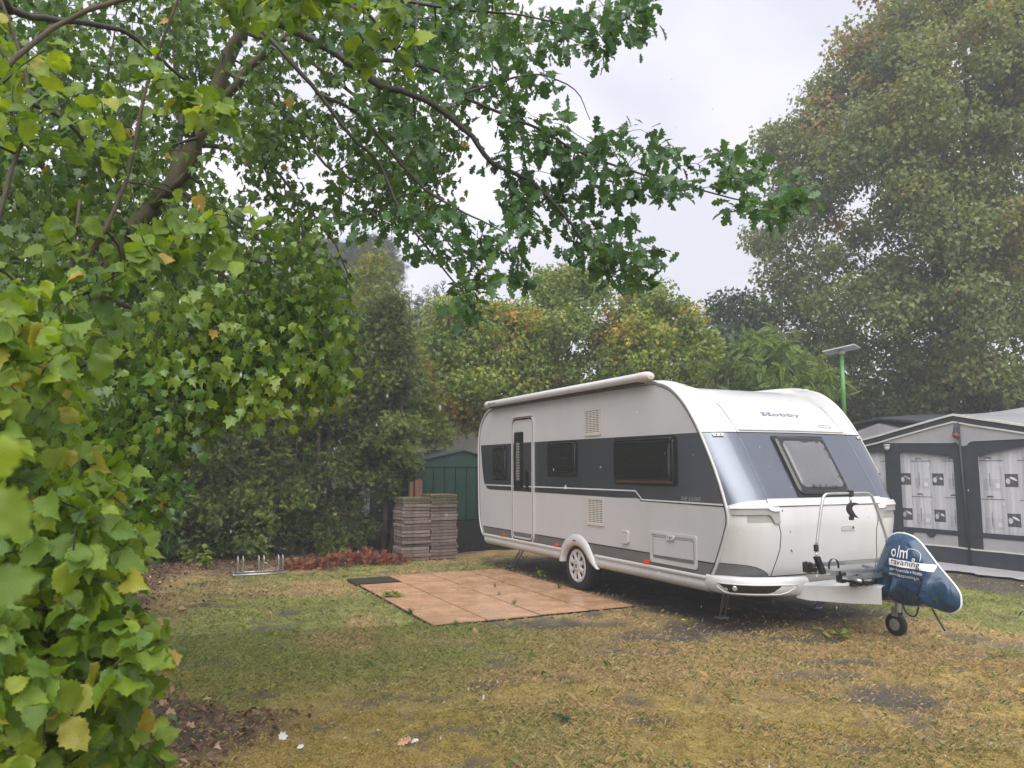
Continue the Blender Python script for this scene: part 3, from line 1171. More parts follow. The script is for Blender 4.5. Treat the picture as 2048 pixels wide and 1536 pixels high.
def bg_tree(name, label, cat, poly, dist, depth, trunk_px, mat, leafk='lobed', lsize=0.10, clumps=120, per=200, cr=0.6, tr=0.16,
            bark='bark', tone=(0.45, 0.2), hot=0.0, group=None, trunks=1, up=0.5, tip=(0, 0, -0.4), flat=0.75, shell=0.55, base_tone=None, twiggy=1.0):
    base = P(trunk_px, HOR, dist)
    base[2] = 0
    th = thing(name, label, cat, tuple(base), group)
    q = sample_poly(poly, clumps)
    ed = edge_dist(q[:, 0], q[:, 1], poly) * dist / FPX
    dd = np.minimum(depth, ed * 1.6 + 0.35)
    C = np.array([P(a, b, dist + RNG.uniform(-1, 1) * e) for (a, b), e in zip(q, dd)])
    g = Grower()
    top = C[:, 2].max()
    lowz = max(C[:, 2].min(), 0.3)
    ctr = C.mean(0)
    for k in range(trunks):
        o = np.array([RNG.normal() * 0.5, RNG.normal() * 0.3, 0]) * (trunks > 1)
        zz = np.linspace(0, top * 0.93, 8)
        pts = np.array([[base[0] + o[0] * (1 + 1.5 * z / top) + (ctr[0] - base[0]) * (z / top) + RNG.normal() * 0.06, base[1] + o[1] * (1 + 1.5 * z / top) + (ctr[1] - base[1]) * (z / top) + RNG.normal() * 0.06, z] for z in zz])
        g.limb(pts, tr, 0.02, 8, 3)
    order = np.argsort(np.linalg.norm(C[:, :2] - base[:2], axis=1))
    lv = Leaves(leafk)
    for i in order:
        g.twig(C[i], rmax=tr * 0.45, rmin=0.008, sides=4, sag=0.08, updraw=1.2)
        if twiggy:
            for _ in range(int(3 * twiggy)):
                g.twig(C[i] + np.clip(RNG.normal(size=3), -1.2, 1.2) * cr * 0.45, rmax=0.02, rmin=0.005, sides=3, sag=0.03, seg=3)
        n = int(per * RNG.uniform(0.6, 1.4))
        u = unit(RNG.normal(size=(n, 3)))
        rad = cr * RNG.uniform(0.7, 1.25) * RNG.random(n) ** shell
        pos = C[i] + u * rad[:, None] * np.array([1, 1, flat])
        R_ = frames(n, u * 0.6 + np.array(tip), np.array([0, 0, up]) + u * 0.4, 0.6, 0.6)
        t0 = tone[0] + RNG.normal() * tone[1] * 0.6
        if base_tone:
            t0 += base_tone(C[i])
        if RNG.random() < hot:
            t0 = RNG.uniform(0.8, 0.97)
        lv.add(pos, R_, lsize * RNG.uniform(0.7, 1.25, n), np.clip(t0 + RNG.normal(size=n) * tone[1] * 0.5, 0, 1))
    g.big.build('trunk', M[bark], th, smooth='all')
    o = g.small.build('branches', M[bark], th, smooth='all', kind='stuff')
    lv.build('crown', mat, th)
    return th


bg_tree('hornbeam_tree', 'huge broad hazy tree filling the right edge, brownish leaves above the awning tent', 'tree',
        [(1760, -90), (1735, 20), (1690, 70), (1700, 140), (1630, 180), (1605, 250), (1540, 275), (1535, 330), (1572, 385), (1515, 480), (1540, 560), (1520, 610), (1545, 700), (1600, 800), (1700, 850), (1850, 860), (2150, 860), (2150, -90)],
        27, 4.5, 1940, M['l_big'], 'lobed', 0.14, 520, 310, 0.85, 0.27, trunks=4, hot=0.0, tone=(0.52, 0.26), bark='barkdark', base_tone=lambda c: 0.015 * (c[2] - 8))
bg_tree('poplar_tree', 'small dark green tree between the yellowing trees and the huge right tree', 'tree',
        [(1400, 790), (1395, 670), (1425, 620), (1450, 600), (1470, 575), (1500, 610), (1530, 640), (1560, 790)],
        27, 2.0, 1470, M['l_dark'], 'small', 0.16, 80, 150, 0.6, 0.14, bark='barkdark')
bg_tree('sumac_tree', 'pale feathery low tree right behind the caravan roof front', 'tree',
        [(1440, 810), (1450, 740), (1475, 700), (1530, 665), (1580, 690), (1640, 740), (1675, 780), (1660, 830), (1600, 840)],
        18.5, 1.2, 1560, M['l_yellow'], 'frond', 0.30, 90, 26, 0.42, 0.09, tone=(0.25, 0.12), up=0.9)
bg_tree('maple_tree', 'yellow-green bushy tree just right of the conifer hedge, above the green shed', 'tree',
        [(830, 830), (850, 700), (860, 640), (900, 600), (935, 590), (1000, 620), (1060, 600), (1090, 700), (1060, 820), (985, 830), (940, 850), (880, 845)],
        18.5, 1.8, 960, M['l_yellow'], 'lobed', 0.105, 170, 130, 0.50, 0.11, hot=0.03, tone=(0.50, 0.24))
bg_tree('maple_tree', 'tallest of the yellowing trees, its leafy tips rising over the caravan middle', 'tree',
        [(1030, 830), (1035, 660), (1065, 560), (1100, 520), (1130, 540), (1190, 555), (1235, 600), (1260, 700), (1240, 800)],
        20, 2.0, 1150, M['l_yellow'], 'lobed', 0.105, 180, 120, 0.44, 0.12, hot=0.03, tone=(0.46, 0.24))
bg_tree('maple_tree', 'yellowing tree with orange leaf tips over the front end of the caravan roof', 'tree',
        [(1200, 830), (1210, 680), (1250, 610), (1300, 560), (1330, 590), (1370, 610), (1400, 640), (1440, 700), (1420, 790), (1380, 830)],
        19, 1.6, 1310, M['l_yellow'], 'lobed', 0.105, 180, 115, 0.40, 0.11, hot=0.06, tone=(0.48, 0.24))
bg_tree('pine_tree', 'pale far-off pine, left of the two in the haze', 'tree',
        [(585, 560), (580, 515), (610, 480), (650, 470), (685, 485), (690, 520), (660, 560), (620, 590)], 46, 2.2, 640, M['l_pine'], 'needle', 0.42, 60, 150, 0.9, 0.2, tone=(0.5, 0.2), flat=0.45)
bg_tree('pine_tree', 'pale far-off pine, right of the two, behind the brown-topped conifer', 'tree',
        [(680, 570), (685, 500), (715, 478), (760, 482), (785, 510), (775, 560), (740, 590)], 44, 2.2, 735, M['l_pine'], 'needle', 0.42, 60, 150, 0.9, 0.2, tone=(0.5, 0.2), flat=0.45)
bg_tree('cypress_tree', 'bluish hazy conifer mass below the far pines', 'tree',
        [(560, 900), (575, 600), (640, 555), (720, 560), (800, 640), (900, 600), (960, 640), (1000, 900)], 32, 2.5, 700, M['l_pine'], 'thuja', 0.5, 150, 90, 0.95, 0.2, tone=(0.5, 0.25))
bg_tree('cypress_tree', 'tall conifer with thin brown top behind the hedge', 'tree',
        [(735, 488), (752, 492), (790, 600), (812, 720), (830, 900), (690, 920), (680, 760), (700, 620)], 16.5, 0.9, 745, M['l_thuja'], 'thuja', 0.19, 200, 42, 0.34, 0.09, tone=(0.66, 0.2), base_tone=lambda c: 0.04 * (c[2] - 5.0), tip=(0, 0, 0.35))
bg_tree('cypress_tree', 'slender pointed conifer rising just left of the yellow-green tree', 'tree',
        [(787, 545), (795, 560), (815, 640), (850, 760), (900, 880), (780, 900), (770, 700)], 16.2, 0.8, 800, M['l_thuja'], 'thuja', 0.18, 140, 40, 0.28, 0.06, tone=(0.62, 0.2), tip=(0, 0, 0.35))
bg_tree('beech_tree', 'leafy tree standing far back behind the left maple', 'tree',
        [(-200, 900), (-200, 430), (100, 380), (330, 420), (480, 520), (600, 640), (640, 900)], 17, 3.0, 250, M['l_yellow'], 'lobed', 0.14, 230, 120, 0.8, 0.2, tone=(0.38, 0.2), group=None)
bg_tree('beech_tree', 'dark tree mass far behind the awning tent and caravan', 'tree',
        [(760, 940), (800, 840), (1000, 820), (1390, 770), (1500, 720), (1700, 760), (2200, 740), (2250, 940)], 34, 2.5, 1700, M['l_dark'], 'small', 0.30, 260, 120, 1.2, 0.2, tone=(0.4, 0.2))

# ------------------------------------------------------------------ conifer hedge
hp = [(-0.9, 14.7), (-0.05, 14.4), (0.75, 14.5), (1.55, 14.3), (2.35, 14.45), (3.15, 14.4), (4.05, 13.95)]
hl = ['leftmost conifer of the hedge, behind the laurel bush', 'hedge conifer second from the left, behind the tall weed sprout', 'hedge conifer standing behind the left end of the bicycle stand',
      'hedge conifer standing behind the right end of the bicycle stand', 'hedge conifer with a gap to the white background at eye height', 'hedge conifer left of the slab stacks, rust-brown clippings at its foot', 'last hedge conifer, arching over the slab stacks and shed roof']
HEDGE = []
for i, ((hx, hy), lab) in enumerate(zip(hp, hl)):
    th = thing('thuja_tree', lab, 'conifer', (hx, hy, 0), 'conifers of the hedge')
    if i in (2, 3, 5):
        src = HEDGE[{2: 0, 3: 1, 5: 0}[i]]
        for ch in [c for c in bpy.data.objects if c.parent == src]:
            c2 = ch.copy()
            COL.objects.link(c2)
            c2.parent = th
        th.rotation_euler = (0, 0, (1.9, -1.2, 0, 3.6)[i - 2])
        HEDGE.append(th)
        continue
    HEDGE.append(th)
    g = Grower()
    H_ = 4.3 + RNG.uniform(-0.3, 0.4)
    for k in range(2):
        g.limb([(hx + k * 0.14, hy, -0.05), (hx + 0.1 * RNG.normal() + k * 0.2, hy, H_ * 0.5), (hx + 0.12 * RNG.normal(), hy, H_)], 0.06, 0.015, 7, 3)
    lv = Leaves('thuja')
    for j in range(170):
        z = RNG.uniform(0.15, H_ - 0.2) if i < 6 else RNG.uniform(1.2, H_)
        a = RNG.uniform(0, 2 * PI)
        r = RNG.uniform(0.25, 0.95) * (1.0 - 0.35 * z / H_)
        c = np.array([hx + r * math.cos(a) * 0.75, hy + r * math.sin(a), z])
        if i in (4, 5) and 1.55 < z < 2.1 and RNG.random() < 0.8:
            continue
        if i == 4 and z < 0.9 and RNG.random() < 0.3:
            continue
        pts = g.twig(c, rmax=0.018, rmin=0.004, sides=3, sag=0.10, updraw=0.5)
        n = int(RNG.integers(80, 115))
        tt = RNG.random(n)
        pos = pts[2] + (c - pts[2]) * tt[:, None] * 1.1 + RNG.normal(size=(n, 3)) * np.array([0.13, 0.13, 0.10])
        outd = unit(c - np.array([hx, hy, z - 0.3]))
        R_ = frames(n, outd * 0.9 + np.array([0, 0, -0.35]), np.array([0, -0.5, 0.6]), 0.55, 0.6)
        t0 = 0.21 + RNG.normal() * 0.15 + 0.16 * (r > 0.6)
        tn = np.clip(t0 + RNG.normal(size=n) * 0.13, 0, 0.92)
        tn = np.where(RNG.random(n) < 0.012, 0.99, tn)
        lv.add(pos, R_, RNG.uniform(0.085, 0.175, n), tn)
    g.big.build('trunk', M['bark'], th, smooth='all')
    g.small.build('branches', M['barkdark'], th, smooth='all', kind='stuff')
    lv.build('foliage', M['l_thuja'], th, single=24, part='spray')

# laurel bush at the left of the hedge
th = thing('laurel_bush', 'dark glossy evergreen bush at the left foot of the hedge', 'bush', tuple(P(270, HOR, 9.5) * [1, 1, 0]))
g = Grower()
b0 = _org(th)
for k in range(6):
    g.limb([b0, b0 + [RNG.normal() * 0.3, RNG.normal() * 0.3, 0.8], b0 + [RNG.normal() * 0.6, RNG.normal() * 0.5, 1.6]], 0.02, 0.006, 5, 3)
lv = Leaves('laurel')
for (a, b) in sample_poly([(180, 860), (330, 870), (362, 960), (350, 1050), (300, 1105), (150, 1120), (120, 900)], 110):
    c = P(a, b, 9.5 + RNG.uniform(-0.6, 0.6))
    pts = g.twig(c, 0.01, 0.003)
    n = 14
    R_ = frames(n, unit(pts[-1] - pts[-3]) + np.array([0, 0, 0.1]), np.array([0, -0.3, 0.7]), 0.7, 0.5)
    lv.add(c + RNG.normal(size=(n, 3)) * 0.07, R_, RNG.uniform(0.09, 0.14, n), RNG.uniform(0.1, 0.9, n))
g.small.build('stems', M['barkdark'], th, kind='stuff')
lv.build('foliage', M['l_laurel'], th, single=120)

# ------------------------------------------------------------------ left maple with leaning trunk
MD = 5.6
tb = P(205, HOR, MD) * [1, 1, 0]
th = thing('maple_tree', 'large maple leaning right with star-shaped leaves, its trunk at left', 'tree', tuple(tb))
g = Grower()
tp = [tb, P(205, 900, MD), P(202, 760, MD), P(208, 650, MD), P(215, 560, MD), P(255, 470, MD), P(300, 420, MD), P(345, 360, MD), P(400, 270, MD), P(425, 200, MD), P(450, 130, MD), P(490, 50, MD - 0.1), P(530, -60, MD - 0.2)]
g.limb(tp, 0.078, 0.045, 12, 4)
tb2 = P(180, HOR, MD + 0.3) * [1, 1, 0]
g.limb([tb2, P(150, 760, MD + 0.3), P(165, 560, MD + 0.4), P(140, 380, MD + 0.5), P(120, 180, MD + 0.6), P(100, -40, MD + 0.7)], 0.05, 0.02, 8, 4)
g.limb([P(385, 285, MD), P(455, 190, MD - 0.3), P(520, 110, MD - 0.5), P(590, 60, MD - 0.6), P(680, -20, MD - 0.6)], 0.035, 0.02, 8, 4)
g.limb([P(300, 420, MD), P(390, 330, MD - 0.6), P(400, 260, MD - 0.8)], 0.03, 0.02, 7, 4)
g.limb([P(348, 350, MD), P(360, 230, MD + 0.2), P(350, 90, MD + 0.3), P(355, -40, MD + 0.3)], 0.03, 0.015, 7, 4)
for pts in ([(250, 470), (330, 500), (430, 540), (560, 640), (640, 700), (690, 745)], [(400, 290), (480, 300), (540, 330), (600, 400), (660, 470), (700, 560)], [(450, 140), (520, 190), (600, 250), (650, 330), (730, 370), (800, 430)],
            [(340, 370), (420, 420), (520, 480), (600, 560), (690, 640)], [(215, 600), (330, 640), (430, 700), (520, 740), (600, 770)], [(210, 700), (300, 740), (380, 790), (430, 830)], [(480, 60), (600, 110), (720, 200), (800, 260), (870, 330)],
            [(200, 620), (100, 520), (40, 420), (-60, 330)], [(205, 700), (120, 640), (30, 610)], [(255, 470), (200, 350), (210, 200), (230, 60)], [(500, 30), (650, 60), (780, 90), (900, 110)],
            [(140, 400), (60, 300), (0, 180), (-60, 60)], [(215, 620), (240, 760), (260, 880), (300, 960)]):
    dd = MD + RNG.uniform(-0.3, 0.2)
    slope = RNG.uniform(-1.4, 0.2)
    g.limb([P(a, b, dd + slope * i / len(pts)) for i, (a, b) in enumerate(pts)], 0.019, 0.005, 6, 4)
def clear_of(path, c, w, dd, prob):
    """boughs in front of a trunk that the place leaves open grow behind it"""
    a, b_, z_ = proj(c)
    q = np.array(path, float)
    best = min(float(edge_dist(a, b_, [q[i], q[i + 1]])[0]) for i in range(len(q) - 1))
    if best < w and np.hypot(c[0], c[1]) < dd and RNG.random() < prob:
        h = math.hypot(c[0], c[1])
        k = (dd + 0.35 + RNG.random() * 0.5) / h
        return np.array([c[0] * k, c[1] * k, EYE + (c[2] - EYE) * k])
    return c


TPX = [(210, 720), (208, 600), (255, 470), (345, 360), (400, 270), (450, 130), (490, 50)]
lv = Leaves('maple')
regs = [([(-80, -60), (560, -60), (560, 330), (-80, 330)], 250, (0.30, 0.14), MD, 1.3, 0.085),
        ([(-80, 300), (330, 300), (640, 560), (560, 760), (300, 860), (-80, 800)], 330, (0.34, 0.15), MD - 0.2, 1.3, 0.085),
        ([(480, -60), (1000, -60), (1060, 40), (1010, 120), (900, 330), (830, 330), (780, 200), (640, 200)], 130, (0.26, 0.14), MD - 0.5, 0.8, 0.085),
        ([(420, 180), (760, 220), (900, 330), (905, 400), (860, 470), (740, 420), (640, 470), (560, 470)], 95, (0.28, 0.14), MD - 0.5, 0.6, 0.085),
        ([(540, 470), (620, 470), (680, 600), (700, 680), (640, 760), (480, 740)], 110, (0.50, 0.14), MD - 0.8, 0.6, 0.085),
        ([(300, 600), (560, 640), (690, 730), (640, 780), (560, 800), (450, 800), (430, 850), (370, 830), (300, 900)], 120, (0.60, 0.13), MD - 1.0, 0.5, 0.10),
        ([(180, 780), (360, 800), (330, 980), (350, 1010), (250, 1050), (180, 1000)], 90, (0.42, 0.14), MD - 1.2, 0.5, 0.085),
        ([(-60, 780), (200, 780), (200, 1200), (-60, 1200)], 90, (0.35, 0.14), MD - 0.8, 0.8, 0.085)]
for poly, nt_, (tm_, ts_), d0, dr, ls in regs:
    for (a, b) in sample_poly(poly, int(nt_ * 1.25)):
        c = clear_of(TPX, P(a, b, d0 + RNG.uniform(-dr, dr)), 42, MD, 0.9)
        pts = g.twig(c, 0.011, 0.0022, sides=4, sag=0.06)
        n = int(RNG.integers(13, 24))
        tt = RNG.random(n) ** 0.6
        s0 = pts[2]
        pos = s0 + (c - s0) * tt[:, None] * 1.05 + RNG.normal(size=(n, 3)) * 0.075
        outd = unit(c - s0)
        R_ = frames(n, outd * 0.45 + np.array([0, 0, -0.75]), np.array([0, -0.35, 0.45]), 0.4, 0.55)
        tn = np.clip(tm_ + RNG.normal() * ts_ + RNG.normal(size=n) * 0.10, 0, 0.93)
        tn = np.where(RNG.random(n) < 0.006, 0.99, tn)
        lv.add(pos, R_, ls * RNG.uniform(0.42, 0.85, n), tn)
g.big.build('trunk', M['barkgreen'], th, smooth='all')
g.small.build('twigs', M['barkdark'], th, smooth='all', kind='stuff')
lv.build('crown', M['l_maple'], th, single=300)

# ------------------------------------------------------------------ oak whose limbs reach in from the upper left
ob = np.array([-3.4, 1.2, 0.0])
th = thing('oak_tree', 'oak reaching long drooping boughs with lobed leaves across the sky', 'tree', tuple(ob))
g = Grower()
g.limb([ob, ob + [0.05, 0.1, 1.5], ob + [0.2, 0.3, 3.2], ob + [0.5, 0.8, 5.2], ob + [0.6, 1.0, 7.0]], 0.19, 0.07, 12, 4)
OD = 3.9
up_ = np.array(ob + [0.45, 0.7, 4.6])
j0 = P(330, -260, 3.6)
L1 = [up_, j0, P(480, -5, 3.7), P(600, 65, OD), P(700, 125, OD), P(760, 170, OD), P(850, 200, OD), P(930, 260, OD), P(985, 325, OD), P(1060, 362, OD), P(1110, 410, OD), P(1160, 470, OD), P(1200, 520, OD), P(1245, 590, OD)]
L2 = [P(700, 120, OD), P(800, 125, OD - 0.1), P(880, 145, OD - 0.1), P(920, 190, OD - 0.1), P(1000, 225, OD - 0.1), P(1080, 260, OD - 0.1), P(1150, 300, OD), P(1240, 335, OD), P(1330, 360, OD), P(1420, 385, OD), P(1500, 405, OD), P(1580, 420, OD)]
L3 = [P(330, -260, 3.6), P(430, -60, 3.4), P(560, 100, 3.3), P(640, 190, 3.35), P(700, 270, 3.4), P(760, 330, 3.5), P(800, 420, 3.5), P(850, 490, 3.5), P(905, 560, 3.5), P(950, 610, 3.5)]
L4 = [P(640, 190, 3.35), P(720, 230, 3.5), P(830, 360, 3.6), P(900, 410, 3.6), P(960, 440, 3.6), P(1020, 470, 3.6)]
L5 = [P(480, -5, 3.7), P(640, -30, 3.6), P(800, 0, 3.5), P(930, 20, 3.5), P(1040, 30, 3.5), P(1180, 60, 3.6)]
L6 = [P(920, 190, OD - 0.1), P(1010, 160, OD), P(1080, 150, OD), P(1150, 180, OD), P(1180, 240, OD)]
L7 = [up_, P(-120, -120, 3.4), P(0, 10, 3.6), P(120, 40, 3.7), P(240, 60, 3.8), P(310, 110, 3.9), P(370, 160, 4.0)]
L8 = [up_, P(-200, 60, 3.4), P(-20, 130, 3.6), P(40, 190, 3.7), P(130, 240, 3.8), P(180, 300, 3.9)]
g.limb(L1, 0.030, 0.004, 9, 4)
g.limb(L2, 0.012, 0.003, 7, 4)
g.limb(L3, 0.014, 0.003, 7, 4)
g.limb(L4, 0.010, 0.003, 6, 4)
g.limb(L5, 0.014, 0.003, 7, 4)
g.limb(L6, 0.008, 0.002, 6, 4)
g.limb(L7, 0.021, 0.008, 7, 4)
g.limb(L8, 0.022, 0.008, 7, 4)
lv = Leaves('oak')
oregs = [([(980, 60), (1060, 20), (1180, -40), (1330, -40), (1300, 40), (1290, 80), (1210, 120), (1180, 180), (1120, 110), (1040, 130)], 46, 0.35),
         ([(940, 80), (1080, 110), (1130, 180), (1140, 260), (1080, 300), (960, 230), (880, 170), (800, 110), (820, 20)], 44, 0.4),
         ([(1080, 250), (1180, 290), (1220, 250), (1290, 260), (1330, 290), (1400, 300), (1420, 380), (1360, 400), (1240, 390), (1230, 420), (1100, 410), (960, 350), (970, 280)], 70, 0.25),
         ([(1400, 300), (1470, 310), (1520, 300), (1590, 350), (1610, 400), (1560, 450), (1430, 430), (1440, 390)], 30, 0.4),
         ([(1000, 350), (1080, 370), (1160, 440), (1290, 450), (1330, 520), (1310, 590), (1200, 570), (1120, 500), (1030, 460)], 60, 0.35),
         ([(640, 400), (760, 440), (840, 380), (930, 430), (1050, 500), (1040, 600), (960, 640), (880, 590), (880, 530), (780, 470), (700, 460)], 60, 0.4),
         ([(600, -40), (980, -40), (900, 120), (760, 160), (650, 100)], 40, 0.3),
         ([(700, 180), (860, 210), (900, 300), (860, 360), (760, 320)], 18, 0.4)]
for poly, nt_, tm_ in oregs:
    for (a, b) in sample_poly(poly, nt_):
        c = clear_of([(480, -5), (600, 65), (760, 170), (850, 200), (985, 325), (1060, 362), (1160, 470)], P(a, b, OD + RNG.uniform(-0.55, 0.45)), 30, OD, 0.85)
        pts = g.twig(c, 0.006, 0.0018, sides=4, sag=0.05)
        n = int(RNG.integers(6, 11))
        tt = RNG.random(n) ** 0.5
        s0 = pts[2]
        pos = s0 + (c - s0) * tt[:, None] + RNG.normal(size=(n, 3)) * 0.025
        outd = unit(c - s0)
        R_ = frames(n, outd * 0.6 + np.array([0.15, 0, -0.25]), np.array([0, -0.4, 0.5]), 0.55, 0.5)
        lv.add(pos, R_, RNG.uniform(0.052, 0.092, n), np.clip(tm_ + RNG.normal(size=n) * 0.16, 0, 1))
g.big.build('trunk', M['barkdark'], th, smooth='all')
g.small.build('twigs', M['barkdark'], th, smooth='all', kind='stuff')
lv.build('crown', M['l_oak'], th, single=300)

# ------------------------------------------------------------------ hazel in the left foreground
hb = np.array([-0.65, 2.2, 0.0])
th = thing('hazel_bush', 'bright green hazel bush with broad pleated leaves in the left foreground', 'bush', tuple(hb))
g = Grower()
for pts in ([hb, P(20, 1100, 2.3), P(30, 860, 2.3), P(100, 640, 2.35), P(210, 460, 2.4), P(260, 330, 2.4), P(300, 150, 2.4), P(380, -60, 2.3)],
            [hb + [0.1, 0.1, 0], P(40, 1300, 2.0), P(80, 1050, 2.1), P(130, 900, 2.2), P(140, 600, 2.3), P(160, 400, 2.4)],
            [hb + [0.2, -0.1, 0], P(60, 1400, 1.8), P(120, 1150, 1.9), P(220, 1000, 2.0), P(240, 960, 2.0)],
            [hb + [0, 0.2, 0], P(-60, 1000, 2.2), P(-40, 600, 2.4), P(20, 350, 2.5), P(60, 190, 2.5), P(-20, -60, 2.5)],
            [hb + [-0.3, 0.1, 0], P(-120, 900, 2.0), P(-160, 400, 2.1), P(100, 60, 2.3), P(420, -30, 2.2), P(700, 10, 2.0), P(790, 100, 1.9)]):
    g.limb(pts, 0.011, 0.004, 7, 4)
lv = Leaves('hazel')
hregs = [([(-60, 880), (60, 900), (230, 930), (280, 990), (270, 1080), (240, 1180), (200, 1250), (-60, 1250)], 75, 1.9, 0.35, 0.50),
         ([(-60, 1180), (200, 1200), (310, 1250), (330, 1320), (280, 1400), (230, 1480), (-60, 1560)], 60, 1.8, 0.35, 0.52),
         ([(60, 1440), (230, 1400), (330, 1470), (330, 1560), (40, 1560)], 26, 1.9, 0.2, 0.55),
         ([(-60, 560), (120, 600), (160, 700), (110, 790), (140, 880), (-60, 900)], 36, 1.9, 0.4, 0.62),
         ([(-60, 640), (260, 520), (330, 620), (220, 740), (160, 900), (40, 900)], 20, 2.4, 0.3, 0.40),
         ([(100, 400), (560, 440), (520, 530), (330, 520), (240, 560), (100, 520)], 15, 2.3, 0.3, 0.48),
         ([(-60, 30), (80, 60), (170, 130), (250, 270), (120, 330), (-60, 300)], 13, 2.3, 0.3, 0.62),
         ([(280, 120), (340, 150), (480, 220), (490, 270), (400, 250), (330, 200)], 8, 2.2, 0.15, 0.55),
         ([(440, -30), (800, -30), (830, 40), (790, 160), (720, 140), (660, 40), (480, 40)], 14, 1.95, 0.15, 0.50)]
for poly, nt_, d0, dr, tm_ in hregs:
    for (a, b) in sample_poly(poly, int(nt_ * 1.9)):
        c = P(a, b, d0 + RNG.uniform(-dr, dr))
        pts = g.twig(c, 0.005, 0.0016, sides=5, sag=0.05)
        n = int(RNG.integers(5, 9))
        tt = np.linspace(0.25, 1, n)
        s0 = pts[1]
        pos = s0 + (c - s0) * tt[:, None] + RNG.normal(size=(n, 3)) * 0.02
        outd = unit(c - s0)
        sd = np.where(np.arange(n) % 2 == 0, 1, -1)[:, None] * unit(np.cross(outd, [0, 0, 1.0]))
        R_ = frames(n, outd * 0.3 + sd * 0.6 + np.array([0, 0, -0.35]), np.array([-0.1, -0.45, 0.7]), 0.45, 0.6)
        tn = np.clip(tm_ - 0.08 + RNG.normal() * 0.12 + RNG.normal(size=n) * 0.18, 0, 0.93)
        tn = np.where(RNG.random(n) < 0.012, 0.99, tn)
        lv.add(pos, R_, RNG.uniform(0.028, 0.058, n), tn)
# the few blades that hang right in front of the lens at the left edge
for (a, b, d, s, tn, tip, nr) in ((-16, 875, 0.42, 0.021, 0.80, (0.1, 0, -1), (0.3, -0.9, 0.2)), (-40, 1015, 0.45, 0.025, 0.55, (0.9, 0, -0.5), (0.2, -0.8, 0.5)), (-34, 1175, 0.45, 0.024, 0.28, (0.7, 0, 0.1), (0.2, -0.9, 0.3))):
    lv.add(P(a, b, d)[None], frames(1, np.array(tip), np.array(nr), 0.02, 0.02), np.array([s]), np.array([tn]))
g.big.build('stem', M['bark'], th, smooth='all')
g.small.build('twigs', M['barkdark'], th, smooth='all', kind='stuff')
lv.build('foliage', M['l_hazel'], th, single=300)

# underwood behind the hazel so that the left side is closed as in the photograph
for (poly, d, lab, nm, lk, mt, sz, n_) in (
        ([(-150, 620), (60, 640), (230, 760), (300, 900), (270, 1120), (-150, 1250)], 7.2, 'dense dark shrub filling the shade behind the hazel stems', 'shrub', 'maple', M['l_maple'], 0.085, 120),
        ([(-200, 1050), (120, 1080), (200, 1250), (170, 1420), (60, 1540), (-200, 1560)], 3.3, 'low shade shrub under the hazel at the lower left corner', 'shrub', 'maple', M['l_maple'], 0.05, 70)):
    bb = P(0, HOR, d) * [1, 1, 0]
    th = thing(nm, lab, 'shrub', tuple(bb))
    g = Grower()
    for k in range(4):
        g.limb([bb, bb + [RNG.normal() * 0.3, RNG.normal() * 0.2, 0.6], bb + [RNG.normal() * 0.7, RNG.normal() * 0.4, 1.5]], 0.015, 0.004, 5, 3)
    lv = Leaves(lk)
    for (a, b) in sample_poly(poly, n_):
        c = P(a, b, d + RNG.uniform(-0.4, 0.4))
        c[2] = max(c[2], 0.05)
        g.twig(c, 0.006, 0.002, sides=3)
        n = 14
        lv.add(c + RNG.normal(size=(n, 3)) * 0.02 * d, frames(n, np.array([0, 0, -0.5]), np.array([0, -0.3, 0.6]), 0.6, 0.5), sz * RNG.uniform(0.7, 1.2, n), np.clip(0.2 + RNG.normal(size=n) * 0.12, 0, 0.9))
    g.small.build('stems', M['barkdark'], th, kind='stuff')
    lv.build('foliage', mt, th)

# ------------------------------------------------------------------ caravan
XL, XR, XC = 5.2, 7.5, 6.35
CV = thing('caravan', 'white touring caravan with dark blue-grey window band, awning case and blue-grey nose', 'caravan', (6.35, 8.9, 0))
RAIL = [(6.27, .40), (6.25, .47), (6.15, .63), (6.07, .79), (5.99, .97), (5.96, 1.08), (5.985, 1.22), (6.13, 1.57), (6.345, 1.955), (6.48, 2.15), (6.60, 2.29), (6.73, 2.40), (6.87, 2.485), (7.05, 2.54), (7.3, 2.57), (9.0, 2.58),
        (11.3, 2.58), (11.55, 2.57), (11.76, 2.535), (11.97, 2.43), (12.12, 2.25), (12.18, 1.96), (12.16, 1.29), (12.13, .81), (12.05, .58), (11.92, .43)]
CEN = [(5.90, .40), (5.86, .47), (5.80, .63), (5.765, .79), (5.75, .97), (5.755, 1.10), (5.80, 1.285), (5.965, 1.57), (6.20, 1.965), (6.335, 2.12), (6.455, 2.24), (6.60, 2.345), (6.76, 2.43), (6.97, 2.485), (7.3, 2.515), (9.0, 2.52),
       (11.3, 2.52), (11.55, 2.51), (11.78, 2.48), (12.02, 2.38), (12.19, 2.22), (12.26, 1.96), (12.24, 1.29), (12.21, .81), (12.13, .58), (12.00, .43)]
NF = 9                                    # first profile points belong to the front face
phi = [1.0] * 9 + [.9, .75, .55, .35, .2, .05] + [0.0] * 11
WXS = np.array([0, .02, .05, .10, .17, .26, .38, .42, .50, .8, 1.15])
WFR = np.array([0, .16, .34, .56, .73, .85, .92, .935, .95, .99, 1.0])
STP = np.array([0, -.15, -.35, -.45, -.45, -.35, .1, .75, .95, 1.0, 1.0])


def refine(A, k):
    A = np.array(A)
    return smooth_path(A, k)


KR = 3
RA, CE = refine(RAIL, KR), refine(CEN, KR)
PH = np.interp(np.arange(len(RA)) / KR, np.arange(len(RAIL)), phi)


